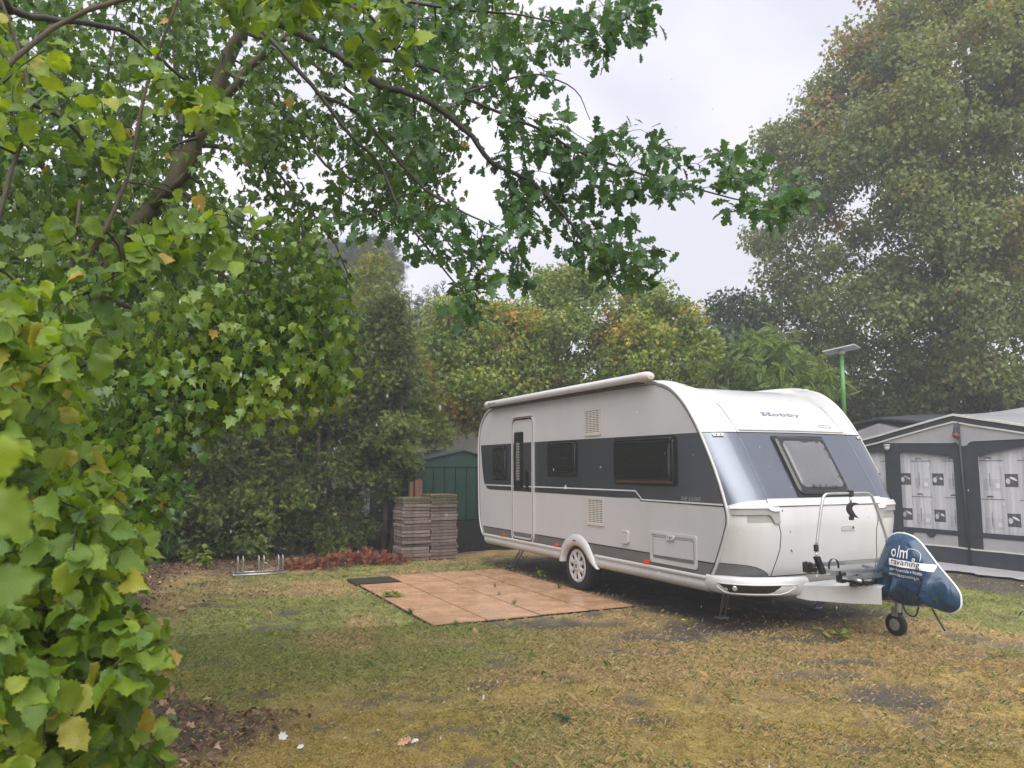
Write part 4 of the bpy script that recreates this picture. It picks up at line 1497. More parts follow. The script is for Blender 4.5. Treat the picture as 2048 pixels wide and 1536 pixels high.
def shell(i0, i1, x0, x1, off=0.0, step=None):
    """grid of the moulded shell between profile points i0..i1 (coarse indices) and widths x0..x1"""
    i0, i1 = i0 * KR, i1 * KR
    ds = sorted(set([x0, x1] + [XL + d for d in WXS if x0 < XL + d < x1] + [XR - d for d in WXS if x0 < XR - d < x1] + [XC + e for e in (-.4, -.2, 0, .2, .4) if x0 < XC + e < x1]))
    V = []
    for x in ds:
        d = min(x - XL, XR - x)
        w, s = np.interp(d, WXS, WFR), np.interp(d, WXS, STP)
        for i in range(i0, i1 + 1):
            a = PH[i] * w + (1 - PH[i]) * s
            p = RA[i] + a * (CE[i] - RA[i])
            V.append((x, p[0], p[1]))
    V = np.array(V)
    m = i1 - i0 + 1
    F = []
    for a in range(len(ds) - 1):
        for b in range(m - 1):
            F.append((a * m + b, a * m + b + 1, (a + 1) * m + b + 1, (a + 1) * m + b))
    return V, F


def fpt(x, z, off=0.0):
    """point on the front face at width x and rail height z"""
    def at(x_, z_):
        d = min(max(x_ - XL, 0), max(XR - x_, 0))
        w = np.interp(d, WXS, WFR)
        n = 13 * KR
        yr = np.interp(z_, RA[:n, 1], RA[:n, 0])
        yc = np.interp(z_, CE[:n, 1], CE[:n, 0])
        return np.array([x_, yr + w * (yc - yr), z_])
    p = at(x, z)
    if off:
        e = .012
        n = unit(np.cross(at(x + e, z) - at(x - e, z), at(x, z + e) - at(x, z - e)))
        if n[1] > 0:
            n = -n
        p = p + n * off
    return p


for i0, i1, nm, mt in ((0, 6, 'front_lower_shell', 'gel'), (6, 8, 'front_band', 'belt'), (8, 14, 'front_cap', 'gel'), (14, 17, 'roof', 'gel'), (17, 25, 'rear_shell', 'gel')):
    V, F = shell(i0, i1, XL, XR)
    mesh(nm, V, F, M[mt], CV, smooth='all')
outl = [tuple(p) for p in RA]
for x, nm in ((XL, 'side_panel'), (XR, 'side_panel')):
    b = MB()
    n = len(outl)
    # leave the wheel opening: the wall stops above the wheel arch
    ol = []
    for p in outl:
        ol.append(p)
    if x == XL:
        arch = [(9.27, .43), (9.22, .50), (9.13, .58), (9.02, .63), (8.9, .645), (8.78, .63), (8.66, .58), (8.55, .50), (8.44, .43)]
        poly = ol + arch
    else:
        poly = ol
    b.add([(x, p[0], p[1]) for p in poly], [tuple(range(len(poly)))])
    b.build(nm, M['side'], CV)
mb = MB()
mb.box((XL + .04, 6.3, .38), (XL + .25, 8.40, .42)).box((XL + .04, 9.35, .38), (XL + .25, 11.9, .42)).box((XL + .25, 6.25, .38), (XR - .05, 11.95, .42))
mb.box((XL + .3, 8.3, .40), (XL + .32, 9.5, .9)).box((XL + .02, 8.42, .64), (XL + .3, 9.3, .66))
mb.build('floor_pan', M['chassis'], CV)
mb = MB()
for x in (5.75, 6.9):
    mb.box((x, 6.0, .24), (x + .06, 11.3, .40))
mb.tube([(XL + .2, 8.97, .30), (XR - .2, 8.97, .30)], .04, 10)
mb.box((5.6, 9.9, .26), (6.3, 10.6, .39))
mb.box((6.4, 10.3, .30), (7.0, 11.4, .39))
mb.build('chassis', M['chassis'], CV)

X0 = XL - .0035


def flat(name, poly, mat, x=X0, t=.0, parent=None):
    b = MB()
    if t:
        b.prism(poly, 'x', x - t, x)
    else:
        b.add([(x, p[0], p[1]) for p in poly], [tuple(range(len(poly)))])
    return b.build(name, mat, parent or CV)


def rail_y(z):
    return float(np.interp(z, RA[3 * 1:13 * KR, 1], RA[3 * 1:13 * KR, 0]))


# blue-grey band, lines, lower grey stripe
fz = np.linspace(1.955, 1.24, 8)
flat('window_band', [(12.085, 1.965), (9.6, 1.965)] + [(rail_y(z) + .03, z) for z in fz] + [(7.44, 1.235), (7.53, 1.245), (7.9, 1.235), (11.72, 1.235), (11.80, 1.25), (11.91, 1.31), (11.96, 1.39), (12.02, 1.6)], M['belt'])
b = MB()
for (a, c, w) in (((11.90, 1.305), (7.53, 1.325), .016), ((7.53, 1.325), (7.40, 1.232), .02), ((7.40, 1.228), (6.02, 1.228), .016)):
    (y0, z0), (y1, z1) = a, c
    b.quad((X0 - .002, y0, z0 - w / 2), (X0 - .002, y1, z1 - w / 2), (X0 - .002, y1, z1 + w / 2), (X0 - .002, y0, z0 + w / 2))
b.build('pale_line', M['line'], CV)
b = MB()
b.quad((X0 - .001, 7.44, 1.212), (X0 - .001, 6.02, 1.208), (X0 - .001, 6.02, 1.219), (X0 - .001, 7.44, 1.223))
b.build('dark_line', M['blackprint'], CV)
flat('lower_stripe', [(11.96, .615), (9.17, .625), (9.29, .505), (11.90, .475)], M['stripe'])
flat('lower_stripe', [(8.60, .63), (6.16, .64), (6.235, .505), (8.48, .505)], M['stripe'])
b = MB()
b.quad((X0 - .001, 11.97, .612), (X0 - .001, 9.16, .622), (X0 - .001, 9.16, .636), (X0 - .001, 11.97, .626))
b.quad((X0 - .001, 8.61, .626), (X0 - .001, 6.15, .634), (X0 - .001, 6.15, .648), (X0 - .001, 8.61, .640))
b.build('stripe_edge', M['blackprint'], CV)
ve, fe = text_verts('DE LUXE', 0.072, 0.28, 0.0008, 1.12)
wd = ve[:, 0].max()
mesh('lettering', [(X0 - .003, 6.69 - v[0] * .335 / wd, 1.250 + v[1] * .78) for v in ve], fe, M['greyprint'], CV)

# rails along the panel edge
for ofs, r, m_, nm in ((0.0, .014, 'trim', 'edge_rail'), (.034, .0035, 'blackprint', 'edge_seal')):
    cyz = np.array([9.0, 1.45])
    pth = RA[3:len(RA) - 1]
    tg = unit(np.gradient(pth, axis=0))
    nn = np.stack([tg[:, 1], -tg[:, 0]], 1)
    sg = np.sign(((cyz - pth) * nn).sum(1))[:, None]
    q = pth + nn * sg * ofs
    for x in ((XL, XR) if ofs == 0 else (XL,)):
        mb = MB()
        mb.tube([(x - .004 if x == XL else x + .004, a, c) for a, c in q], r, 8)
        mb.build(nm, M[m_], CV, smooth='all')

# side skirt, lower rail and wheel arch
for (y0, y1) in ((6.28, 8.40), (9.27, 11.88)):
    b = MB()
    prof = [(XL - .018, .512), (XL - .03, .505), (XL - .03, .478), (XL - .016, .468), (XL - .012, .46)]
    V = [(x, y0, z) for x, z in prof] + [(x, y1 + (.0), z) for x, z in prof]
    n = len(prof)
    b.add(V, [(i, i + 1, n + i + 1, n + i) for i in range(n - 1)])
    b.build('lower_rail', M['trim'], CV, smooth='all')
    b = MB()
    prof = [(XL - .010, .462), (XL - .022, .43), (XL - .018, .395), (XL + .005, .365), (XL + .045, .342), (XL + .10, .335)]
    ys = np.linspace(y0, y1, 5)
    V = [(x, y, z) for y in ys for x, z in prof]
    n = len(prof)
    b.add(V, [(k * n + i, k * n + i + 1, (k + 1) * n + i + 1, (k + 1) * n + i) for k in range(4) for i in range(n - 1)])
    b.build('side_skirt', M['trim'], CV, smooth='all')
po = smooth_path([(9.33, .335), (9.28, .50), (9.17, .63), (9.02, .705), (8.9, .722), (8.76, .71), (8.61, .635), (8.49, .50), (8.40, .39), (8.33, .335)], 4)
pi_ = smooth_path([(9.25, .335), (9.22, .42), (9.14, .51), (9.02, .565), (8.9, .58), (8.78, .57), (8.66, .51), (8.56, .42), (8.47, .37), (8.38, .335)], 4)
b = MB()
V = []
for o_, i_ in zip(po, pi_):
    mid = o_ * .45 + i_ * .55
    V += [(XL - .004, o_[0], o_[1]), (XL - .030, o_[0] * .9 + i_[0] * .1, o_[1] * .9 + i_[1] * .1), (XL - .038, mid[0], mid[1]), (XL - .030, i_[0], i_[1]), (XL + .06, i_[0], i_[1])]
n = len(po)
b.add(V, [(k * 5 + i, k * 5 + i + 1, (k + 1) * 5 + i + 1, (k + 1) * 5 + i) for k in range(n - 1) for i in range(4)])
b.build('wheel_arch', M['gel'], CV, smooth='all')
MB().bbox((XL - .045, 8.86, .632), (XL - .034, 8.93, .648), .003).build('arch_plug', M['blackprint'], CV)

# wheels
for sx, wx in ((1, 5.255), (-1, 7.445)):
    c = np.array([wx, 8.97, .305])
    tyre = MB().lathe([(.215, 0), (.235, -.012), (.29, -.014), (.322, .012), (.332, .045), (.334, .10), (.332, .15), (.322, .18), (.29, .20), (.215, .20)], 'x', c if sx > 0 else c - [.19, 0, 0], 36)
    wh = tyre.build('wheel', M['tyre'], CV, smooth='all')
    if sx < 0:
        continue
    MB().lathe([(.0, .03), (.21, .03)], 'x', c, 32).build('wheel_well', M['gap'], wh)
    b = MB()
    b.lathe([(.215, .012), (.216, -.006), (.200, -.016), (.178, -.010), (.176, .01)], 'x', c, 40)
    b.lathe([(.082, .02), (.080, -.020), (.068, -.026), (.0, -.026)], 'x', c, 28)
    for k in range(8):
        a = 2 * PI * (k + .5) / 8
        for s_ in (0,):
            rs = [.07, .10, .13, .16, .182]
            hw = [.036, .030, .030, .036, .060]
            V = []
            for r_, h_ in zip(rs, hw):
                d_ = np.array([math.cos(a), math.sin(a)])
                q_ = np.array([-d_[1], d_[0]])
                for sd, xx in ((-1, -.002), (-.55, -.017), (.55, -.017), (1, -.002)):
                    p_ = d_ * r_ + q_ * h_ * sd
                    V.append((c[0] + xx, c[1] + p_[0], c[2] + p_[1]))
            b.add(V, [(i * 4 + j, i * 4 + j + 1, (i + 1) * 4 + j + 1, (i + 1) * 4 + j) for i in range(4) for j in range(3)])
    b.build('wheel_trim', M['gel'], wh, smooth=True)
    b = MB()
    b.ring([(c[1] + .066 * math.cos(t), c[2] + .066 * math.sin(t)) for t in np.linspace(0, 2 * PI, 29)[:-1]], [(c[1] + .062 * math.cos(t), c[2] + .062 * math.sin(t)) for t in np.linspace(0, 2 * PI, 29)[:-1]], 'x', c[0] - .0285, c[0] - .026)
    for s_ in (-1, 1):
        y_ = c[1] + s_ * .016
        b.box((c[0] - .0285, y_ - .006, c[2] - .022), (c[0] - .026, y_ + .006, c[2] + .022))
        b.box((c[0] - .0285, y_ - .012, c[2] + .016), (c[0] - .0262, y_ + .012, c[2] + .024))
        b.box((c[0] - .0285, y_ - .012, c[2] - .024), (c[0] - .0262, y_ + .012, c[2] - .016))
    b.box((c[0] - .0285, c[1] - .012, c[2] - .004), (c[0] - .0262, c[1] + .012, c[2] + .004))
    b.build('hub_emblem', M['blackprint'], wh)

# door
dr = MB().prism(rr(10.14, 10.80, .53, 2.31, .09), 'x', XL - .016, XL + .002).build('door', M['side'], CV)
b = MB()
b.ring(rr(10.115, 10.825, .505, 2.335, .10), rr(10.137, 10.803, .527, 2.313, .085), 'x', XL - .014, XL - .001)
b.build('door_gasket', M['rubber'], dr)
b = MB()
b.ring(rr(10.095, 10.845, .485, 2.35, .115), rr(10.115, 10.825, .505, 2.335, .10), 'x', XL - .022, XL - .001)
b.build('door_frame', M['trim'], dr)
b = MB()
b.ring(rr(10.142, 10.798, .535, 2.306, .085), rr(10.156, 10.784, .549, 2.292, .075), 'x', XL - .022, XL - .016)
b.build('door_edge', M['trim'], dr)
X1 = XL - .0185
flat('door_band', [(10.78, 1.965), (10.16, 1.965), (10.16, 1.235), (10.78, 1.235)], M['belt'], X1, parent=dr)
flat('door_line', [(10.78, 1.317), (10.16, 1.319), (10.16, 1.305), (10.78, 1.303)], M['line'], X1 - .001, parent=dr)
flat('door_stripe', [(10.78, .622), (10.16, .625), (10.16, .56), (10.78, .56)], M['stripe'], X1, parent=dr)
b = MB().prism(rr(10.43, 10.72, 1.27, 2.13, .02, 2), 'x', XL - .034, XL - .016)
dw = b.build('door_window', M['plastic'], dr)
MB().prism(rr(10.485, 10.665, 1.33, 2.03, .02, 3), 'x', XL - .038, XL - .034).build('pane', M['glass'], dw)
b = MB()
for k in range(24):
    z = 1.40 + k * .024
    b.quad((XL - .0395, 10.52, z), (XL - .0395, 10.635, z), (XL - .0395, 10.635, z + .013), (XL - .0395, 10.52, z + .013))
b.build('blind', M['handle'], dw)
b = MB().prism(rr(10.25, 10.36, 1.26, 1.56, .03, 3), 'x', XL - .030, XL - .018)
b.bbox((XL - .058, 10.275, 1.33), (XL - .040, 10.31, 1.54), .006)
b.bbox((XL - .045, 10.275, 1.33), (XL - .028, 10.31, 1.36), .004).bbox((XL - .045, 10.275, 1.51), (XL - .028, 10.31, 1.54), .004)
b.build('door_handle', M['plastic'], dr)
MB().lathe([(.0, -.034), (.014, -.034), (.016, -.018)], 'x', (XL, 10.335, 1.30), 14).build('lock', M['alu'], dr)
b = MB()
pts = []
for k in range(13):
    t = k / 12
    y = 10.16 + .64 * t
    pts.append((y, 2.365 + .045 * math.sin(PI * t)))
b.prism(pts + [(10.80, 2.355), (10.16, 2.355)], 'x', XL - .055, XL)
b.build('awning_lamp', M['beige'], CV)


def side_window(y0, y1, z0, z1, nm='side_window'):
    o = MB().prism(rr(y0 - .03, y1 + .03, z0 - .03, z1 + .025, .05), 'x', XL - .012, XL - .002).build(nm, M['rubber'], CV)
    b = MB()
    yc_, zc_ = (y0 + y1) / 2, (z0 + z1) / 2
    loops = [(0, XL - .012), (0, XL - .026), (.018, XL - .036), (.05, XL - .044), (.10, XL - .047)]
    V, n = [], 24
    for ins, x in loops:
        V += [(x, a, c) for a, c in rr(y0 + ins, y1 - ins, z0 + ins, z1 - ins, max(.05 - ins * .3, .015))]
    F = [(k * n + i, k * n + (i + 1) % n, (k + 1) * n + (i + 1) % n, (k + 1) * n + i) for k in range(len(loops) - 1) for i in range(n)]
    F.append(tuple((len(loops) - 1) * n + i for i in range(n)))
    b.add(V, F)
    b.build('pane', M['glass'], o, smooth=True)
    b = MB()
    b.ring(rr(y0 + .03, y1 - .03, z0 + .03, z1 - .03, .04), rr(y0 + .042, y1 - .042, z0 + .042, z1 - .042, .035), 'x', XL - .0495, XL - .045)
    b.build('pane_rim', M['rubber'], o)
    b = MB().tube([(XL - .044, y0 + .02, z1 - .005), (XL - .044, y1 - .02, z1 - .005)], .007, 6)
    b.lathe([(.0, -.052), (.012, -.05), (.014, -.04)], 'x', (XL, y0 + .04, z1 - .02), 10)
    b.build('hinge_rail', M['plastic'], o, smooth='all')
    return o


side_window(11.05, 11.52, 1.42, 1.91)
side_window(8.86, 9.65, 1.50, 1.93)
side_window(6.76, 7.94, 1.42, 1.92)


def vent(y0, y1, z0, z1, cols, nm):
    o = MB().ring(rr(y0, y1, z0, z1, .02), rr(y0 + .028, y1 - .028, z0 + .03, z1 - .03, .008), 'x', XL - .014, XL - .002).build(nm, M['beige'], CV)
    MB().quad((XL - .004, y0 + .02, z0 + .02), (XL - .004, y1 - .02, z0 + .02), (XL - .004, y1 - .02, z1 - .02), (XL - .004, y0 + .02, z1 - .02)).build('vent_back', M['gap'], o)
    k = 13
    hh = (z1 - z0 - .06) / k
    src = None
    for i in range(k):
        z = z0 + .03 + hh * i
        b = MB()
        b.add([(XL - .010, y0 + .026, z), (XL - .010, y1 - .026, z), (XL - .006, y1 - .026, z + hh * .62), (XL - .006, y0 + .026, z + hh * .62), (XL - .002, y0 + .026, z + hh * .1), (XL - .002, y1 - .026, z + hh * .1)], [(0, 1, 2, 3), (0, 4, 5, 1), (3, 2, 5, 4)])
        b.build('louvre', M['beige'], o)
    b = MB()
    for j in range(1, cols):
        y = y0 + .026 + (y1 - y0 - .052) * j / cols
        b.box((XL - .011, y - .004, z0 + .026), (XL - .003, y + .004, z1 - .026))
    b.build('vent_bars', M['beige'], o)


vent(8.265, 8.665, 2.0, 2.35, 4, 'upper_vent')
vent(8.21, 8.61, .865, 1.215, 4, 'lower_vent')

# service hatch, socket flap, marker lamps
ht = MB().prism(rr(6.475, 7.215, .585, .855, .02), 'x', XL - .008, XL - .002).build('service_hatch', M['side'], CV)
b = MB().ring(rr(6.44, 7.25, .55, .89, .03), rr(6.472, 7.218, .582, .858, .02), 'x', XL - .016, XL - .001)
b.build('hatch_frame', M['trim'], ht)
b = MB().ring(rr(6.488, 7.202, .600, .835, .015), rr(6.492, 7.198, .604, .831, .015), 'x', XL - .0095, XL - .0075)
b.build('hatch_seal', M['blackprint'], ht)
flat('hatch_stripe', [(7.19, .632), (6.50, .640), (6.50, .606), (7.19, .606)], M['stripe'], XL - .0092, parent=ht)
b = MB().prism(rr(6.80, 6.93, .815, .868, .024), 'x', XL - .030, XL - .012)
b.build('latch', M['trim'], ht, smooth=True)
b = MB().box((XL - .032, 6.855, .828), (XL - .0305, 6.870, .850)).box((XL - .032, 6.895, .838), (XL - .0305, 6.905, .850)).box((XL - .032, 6.825, .838), (XL - .0305, 6.835, .850))
b.build('keyhole', M['blackprint'], ht)
sf = MB().prism(rr(7.665, 7.81, .705, .855, .03), 'x', XL - .028, XL - .002).build('socket_flap', M['trim'], CV, smooth=True)
MB().box((XL - .0300, 7.69, .825), (XL - .0285, 7.785, .832)).build('flap_groove', M['handle'], sf)
for y in (11.15, 9.43, 7.32):
    o = MB().prism(rr(y - .055, y + .055, .512, .562, .022), 'x', XL - .02, XL - .002).build('marker_lamp', M['orange'], CV, smooth=True)
    MB().prism(rr(y - .03, y + .03, .520, .552, .014), 'x', XL - .030, XL - .0205).build('marker_lens', M['orange'], o, smooth=True)

# awning case on the roof edge
yy0, yy1 = 7.30, 11.56
prof = []
for k in range(20):
    a = 2 * PI * k / 20
    prof.append((5.135 + .072 * math.cos(a), 2.622 + .056 * math.sin(a)))
ac = MB().prism(prof, 'y', yy0, yy1).build('awning_case', M['gel'], CV, smooth=True)
b = MB()
sc_ = [(1.05, yy0 + .0), (1.05, yy0 - .10), (.95, yy0 - .16), (.7, yy0 - .20), (.0, yy0 - .215)]
V = []
for s_, y in sc_:
    V += [(5.135 + (p[0] - 5.135) * s_, y, 2.622 + (p[1] - 2.622) * s_) for p in prof]
b.add(V, [(k * 20 + i, k * 20 + (i + 1) % 20, (k + 1) * 20 + (i + 1) % 20, (k + 1) * 20 + i) for k in range(4) for i in range(20)])
b.build('end_cap', M['beige'], ac, smooth=True)
b = MB().prism([(5.135 + (p[0] - 5.135) * 1.05, 2.622 + (p[1] - 2.622) * 1.05) for p in prof], 'y', yy1, yy1 + .07)
b.build('end_cap', M['trim'], ac, smooth=True)
b = MB().box((5.10, yy0, 2.555), (5.19, yy1, 2.568))
b.build('fixing_rail', M['rubber'], ac)
for txt, y, sz in (('THULE', 11.50, .042), ('OMNISTOR', 11.33, .026)):
    ve, fe = text_verts(txt, sz, 0, .0006)
    mesh('lettering', [(5.135 - .072 * math.sqrt(max(0, 1 - ((v[1] - .012) / .056) ** 2)) - .0015, y - v[0], 2.61 + v[1]) for v in ve], fe, M['blackprint'], ac)

# ---- front details
def fgrid(name, x0, x1, z0, z1, mat, off, parent=CV, nx=8, nz=6, topw=None, smooth='all'):
    V, F = [], []
    for j in range(nz + 1):
        z = z0 + (z1 - z0) * j / nz
        a, c = (x0, x1) if topw is None else (x0 + (topw[0] - x0) * j / nz, x1 + (topw[1] - x1) * j / nz)
        for i in range(nx + 1):
            V.append(fpt(a + (c - a) * i / nx, z, off))
    for j in range(nz):
        for i in range(nx):
            F.append((j * (nx + 1) + i, j * (nx + 1) + i + 1, (j + 1) * (nx + 1) + i + 1, (j + 1) * (nx + 1) + i))
    return mesh(name, V, F, mat, parent, smooth=smooth)


def fline(name, pts, r, mat, off=0.0, parent=CV, n=6):
    b = MB()
    q = []
    for (x0, z0), (x1, z1) in zip(pts[:-1], pts[1:]):
        k = max(2, int(math.hypot(x1 - x0, z1 - z0) / .05))
        q += [fpt(x0 + (x1 - x0) * i / k, z0 + (z1 - z0) * i / k, off) for i in range(k)]
    q.append(fpt(*pts[-1], off))
    b.tube(q, r, n)
    return b.build(name, mat, parent, smooth='all')


# creases running up the nose, left and right
for sx in (-1, 1):
    X_ = lambda d: XL + d if sx < 0 else XR - d
    fline('nose_joint', [(X_(.36), 1.25), (X_(.365), 1.6), (X_(.37), 1.955)], .004, M['belt'], .001)
    fline('nose_joint', [(X_(.37), 1.965), (X_(.38), 2.15), (X_(.38), 2.30)], .0045, M['trim'], .001)
    fline('hatch_joint', [(X_(.375), 1.235), (X_(.44), 1.10), (X_(.48), .95), (X_(.475), .80), (X_(.43), .62), (X_(.42), .535)], .0045, M['blackprint'], 0)
# gas locker lid lip under the band
fgrid('hatch_lip', XL + .355, XR - .355, 1.215, 1.285, M['gel'], .012, nx=12, nz=3)
fline('lip_joint', [(XL + .38, 1.210), (XC, 1.215), (XR - .38, 1.210)], .004, M['blackprint'], .004)
fline('cap_lip', [(XL + .40, 1.985), (XC, 1.99), (XR - .40, 1.985)], .012, M['trim'], .006)
fline('cap_seal', [(XL + .005, 1.957), (XC, 1.965), (XR - .005, 1.957)], .004, M['gap'], .002)
# grab handles
for sx in (-1, 1):
    X_ = lambda d: XL + d if sx < 0 else XR - d
    V, F = [], []
    ds = np.linspace(.02, .46, 14)
    for d in ds:
        t_ = (d - .02) / .44
        zt = 1.215 + .03 * float(sstep(.10, .2, t_)) - .035 * float(sstep(.72, .86, t_))
        zm = 1.185 - .03 * float(sstep(.7, .8, t_))
        zb = 1.135 - .085 * float(sstep(.74, .86, t_))
        for z, o_ in ((zt, .002), (zt - .004, .034), (zm + .006, .042), (zm, .026), (zb, .022), (zb - .004, .002)):
            V.append(fpt(X_(d), z, o_))
    n = 6
    for i in range(len(ds) - 1):
        for j in range(n - 1):
            F.append((i * n + j, i * n + j + 1, (i + 1) * n + j + 1, (i + 1) * n + j))
    F += [tuple(range(n)), tuple((len(ds) - 1) * n + j for j in range(n))]
    fm = [1 if (k % (n - 1)) >= 3 else 0 for k in range((len(ds) - 1) * (n - 1))] + [1, 1]
    mesh('grab_handle', V, F, [M['trim'], M['handle']], CV, smooth=True, fm=fm)
    fgrid('handle_recess', X_(.12), X_(.40), 1.06, 1.125, M['handle'], .001, nx=6, nz=3)
# grey swoosh under the left handle line at the corner
V = []
b = MB()
sw = [(d, .6, z) for d, z in zip(np.linspace(.006, .385, 24), np.interp(np.linspace(.006, .385, 24), [0, .08, .16, .24, .32, .385], [.652, .650, .642, .624, .592, .548]))]
V = []
for d, za, zb in sw:
    V += [fpt(XL + d, zz, .005) for zz in np.linspace(.528, zb, 5)]
mesh('corner_stripe', V, [(i * 5 + j, i * 5 + j + 1, (i + 1) * 5 + j + 1, (i + 1) * 5 + j) for i in range(23) for j in range(4)], M['stripe'], CV)
fline('corner_stripe_edge', [(XL + d, zb + .004) for d, za, zb in sw], .004, M['blackprint'], .002)
# front window
fw_ = fgrid('front_window', 5.98, 6.72, 1.30, 1.925, M['rubber'], .012, nx=8, nz=8)
wx0, wx1, wz0, wz1 = 5.995, 6.705, 1.315, 1.915
V = []
loops = [(0, .012), (0, .026), (.018, .036), (.034, .042), (.050, .037), (.062, .043), (.17, .050)]
for ins, o_ in loops:
    for a, c in rr(wx0 + ins, wx1 - ins, wz0 + ins, wz1 - ins, max(.07 - ins * .25, .03)):
        V.append(fpt(a, c, o_))
n = 24
F = [(k * n + i, k * n + (i + 1) % n, (k + 1) * n + (i + 1) % n, (k + 1) * n + i) for k in range(len(loops) - 1) for i in range(n)]
F.append(tuple((len(loops) - 1) * n + i for i in range(n)))
fm = [0] * (n * 3) + [1] * (n * 2) + [2] * n + [2]
mesh('pane', V, F, [M['glass'], M['rubber'], M['frontglass']], fw_, smooth=True, fm=fm)
V, F = [], []
for k in range(60):
    t_ = RNG.random()
    side = RNG.random()
    if side < .45:
        a, c = wx1 - .05 - RNG.random() * .03, wz0 + .12 + t_ * .42
    elif side < .75:
        a, c = wx1 - .1 - t_ * .3, wz1 - .05 - RNG.random() * .02
    else:
        a, c = wx0 + .2 + t_ * .35, wz0 + .045 + RNG.random() * .03
    s_ = RNG.uniform(.004, .016)
    b_ = len(V)
    for q in range(6):
        V.append(fpt(a + s_ * math.cos(q * PI / 3) * RNG.uniform(.4, 1.2), c + s_ * math.sin(q * PI / 3) * RNG.uniform(.5, 1.6), .0535 if side < 2 else .05))
    F.append(tuple(range(b_, b_ + 6)))
mesh('algae_specks', V, F, M['alga'], fw_, kind='stuff')
# brand lettering with slab serifs
ve, fe = text_verts('Hobby', .085, 0, .0010, 1.08)
w_ = ve[:, 0].max()
tx0, tw, tz, th_ = 6.07, .56, 2.155, .88
V = [fpt(tx0 + v[0] / w_ * tw, tz + v[1] * th_ * .78, .004) for v in ve]
lt = mesh('lettering', V, fe, M['blueprint'], CV)
b = MB()
hh = ve[:, 1].max() * th_ * .78


def sbar(x0, x1, z0, z1):
    b.quad(fpt(x0, z0, .0045), fpt(x1, z0, .0045), fpt(x1, z1, .0045), fpt(x0, z1, .0045))


sx_ = tw / w_
for fx_ in (.008, .046):
    for zz in (0, hh * .97 - .006):
        sbar(tx0 + (fx_ - .008) * sx_, tx0 + (fx_ + .020) * sx_, tz + zz, tz + zz + .007)
b.build('serif', M['blueprint'], lt)
# little corner clearance lamps, sticker, hatch lock
for d in (.13, 2.17):
    V = [fpt(XL + d + a, 1.925 + c, o_) for o_ in (.004, .02) for a, c in ((-.05, -.014), (.05, -.014), (.05, .014), (-.05, .014))]
    o = mesh('clearance_lamp', V, [(0, 1, 5, 4), (1, 2, 6, 5), (2, 3, 7, 6), (3, 0, 4, 7), (4, 5, 6, 7)], M['line'], CV)
    V = [fpt(XL + d + a + e, 1.925 + c, .0215) for e in (-.022, .022) for a, c in ((-.006, -.008), (.006, -.008), (.006, .008), (-.006, .008))]
    mesh('lamp_mark', V, [(0, 1, 2, 3), (4, 5, 6, 7)], M['blackprint'], o)
V = []
for a, c in rr(6.49, 6.68, .955, 1.005, .012):
    V.append(fpt(a, c, .010))
lk = mesh('hatch_lock', V + [fpt(a, c, 0) for a, c in rr(6.49, 6.68, .955, 1.005, .012)], [tuple(range(24))] + [(i, (i + 1) % 24, 24 + (i + 1) % 24, 24 + i) for i in range(24)], M['trim'], CV)
V = [fpt(a, c, .012) for a, c in rr(6.505, 6.665, .967, .993, .012)] + [fpt(a, c, .012) for a, c in rr(6.509, 6.661, .971, .989, .01)]
mesh('lock_groove', V, [(i, (i + 1) % 24, 24 + (i + 1) % 24, 24 + i) for i in range(24)], M['handle'], lk)
MB().lathe([(0, -.004), (.010, -.003), (.011, .004)], 'y', fpt(6.65, .98, .012), 12).build('lock_barrel', M['blackprint'], lk)
V = [fpt(a, c, .006) for a, c in ((6.78, 2.035), (6.98, 2.03), (6.97, 2.062), (6.80, 2.066))] + [fpt(a, c, .006) for a, c in ((6.79, 2.040), (6.97, 2.036), (6.962, 2.057), (6.805, 2.060))]
mesh('sticker_outline', V, [(i, (i + 1) % 4, 4 + (i + 1) % 4, 4 + i) for i in range(4)], M['handle'], CV)
for (a, c, s_) in ((5.72, 1.17, .007), (5.80, .965, .006), (5.82, .78, .008), (5.835, .77, .005)):
    mesh('chip_mark', [fpt(a + s_ * math.cos(k), c + 1.6 * s_ * math.sin(k), .002) for k in range(6)], [tuple(range(6))], M['blackprint'], CV)

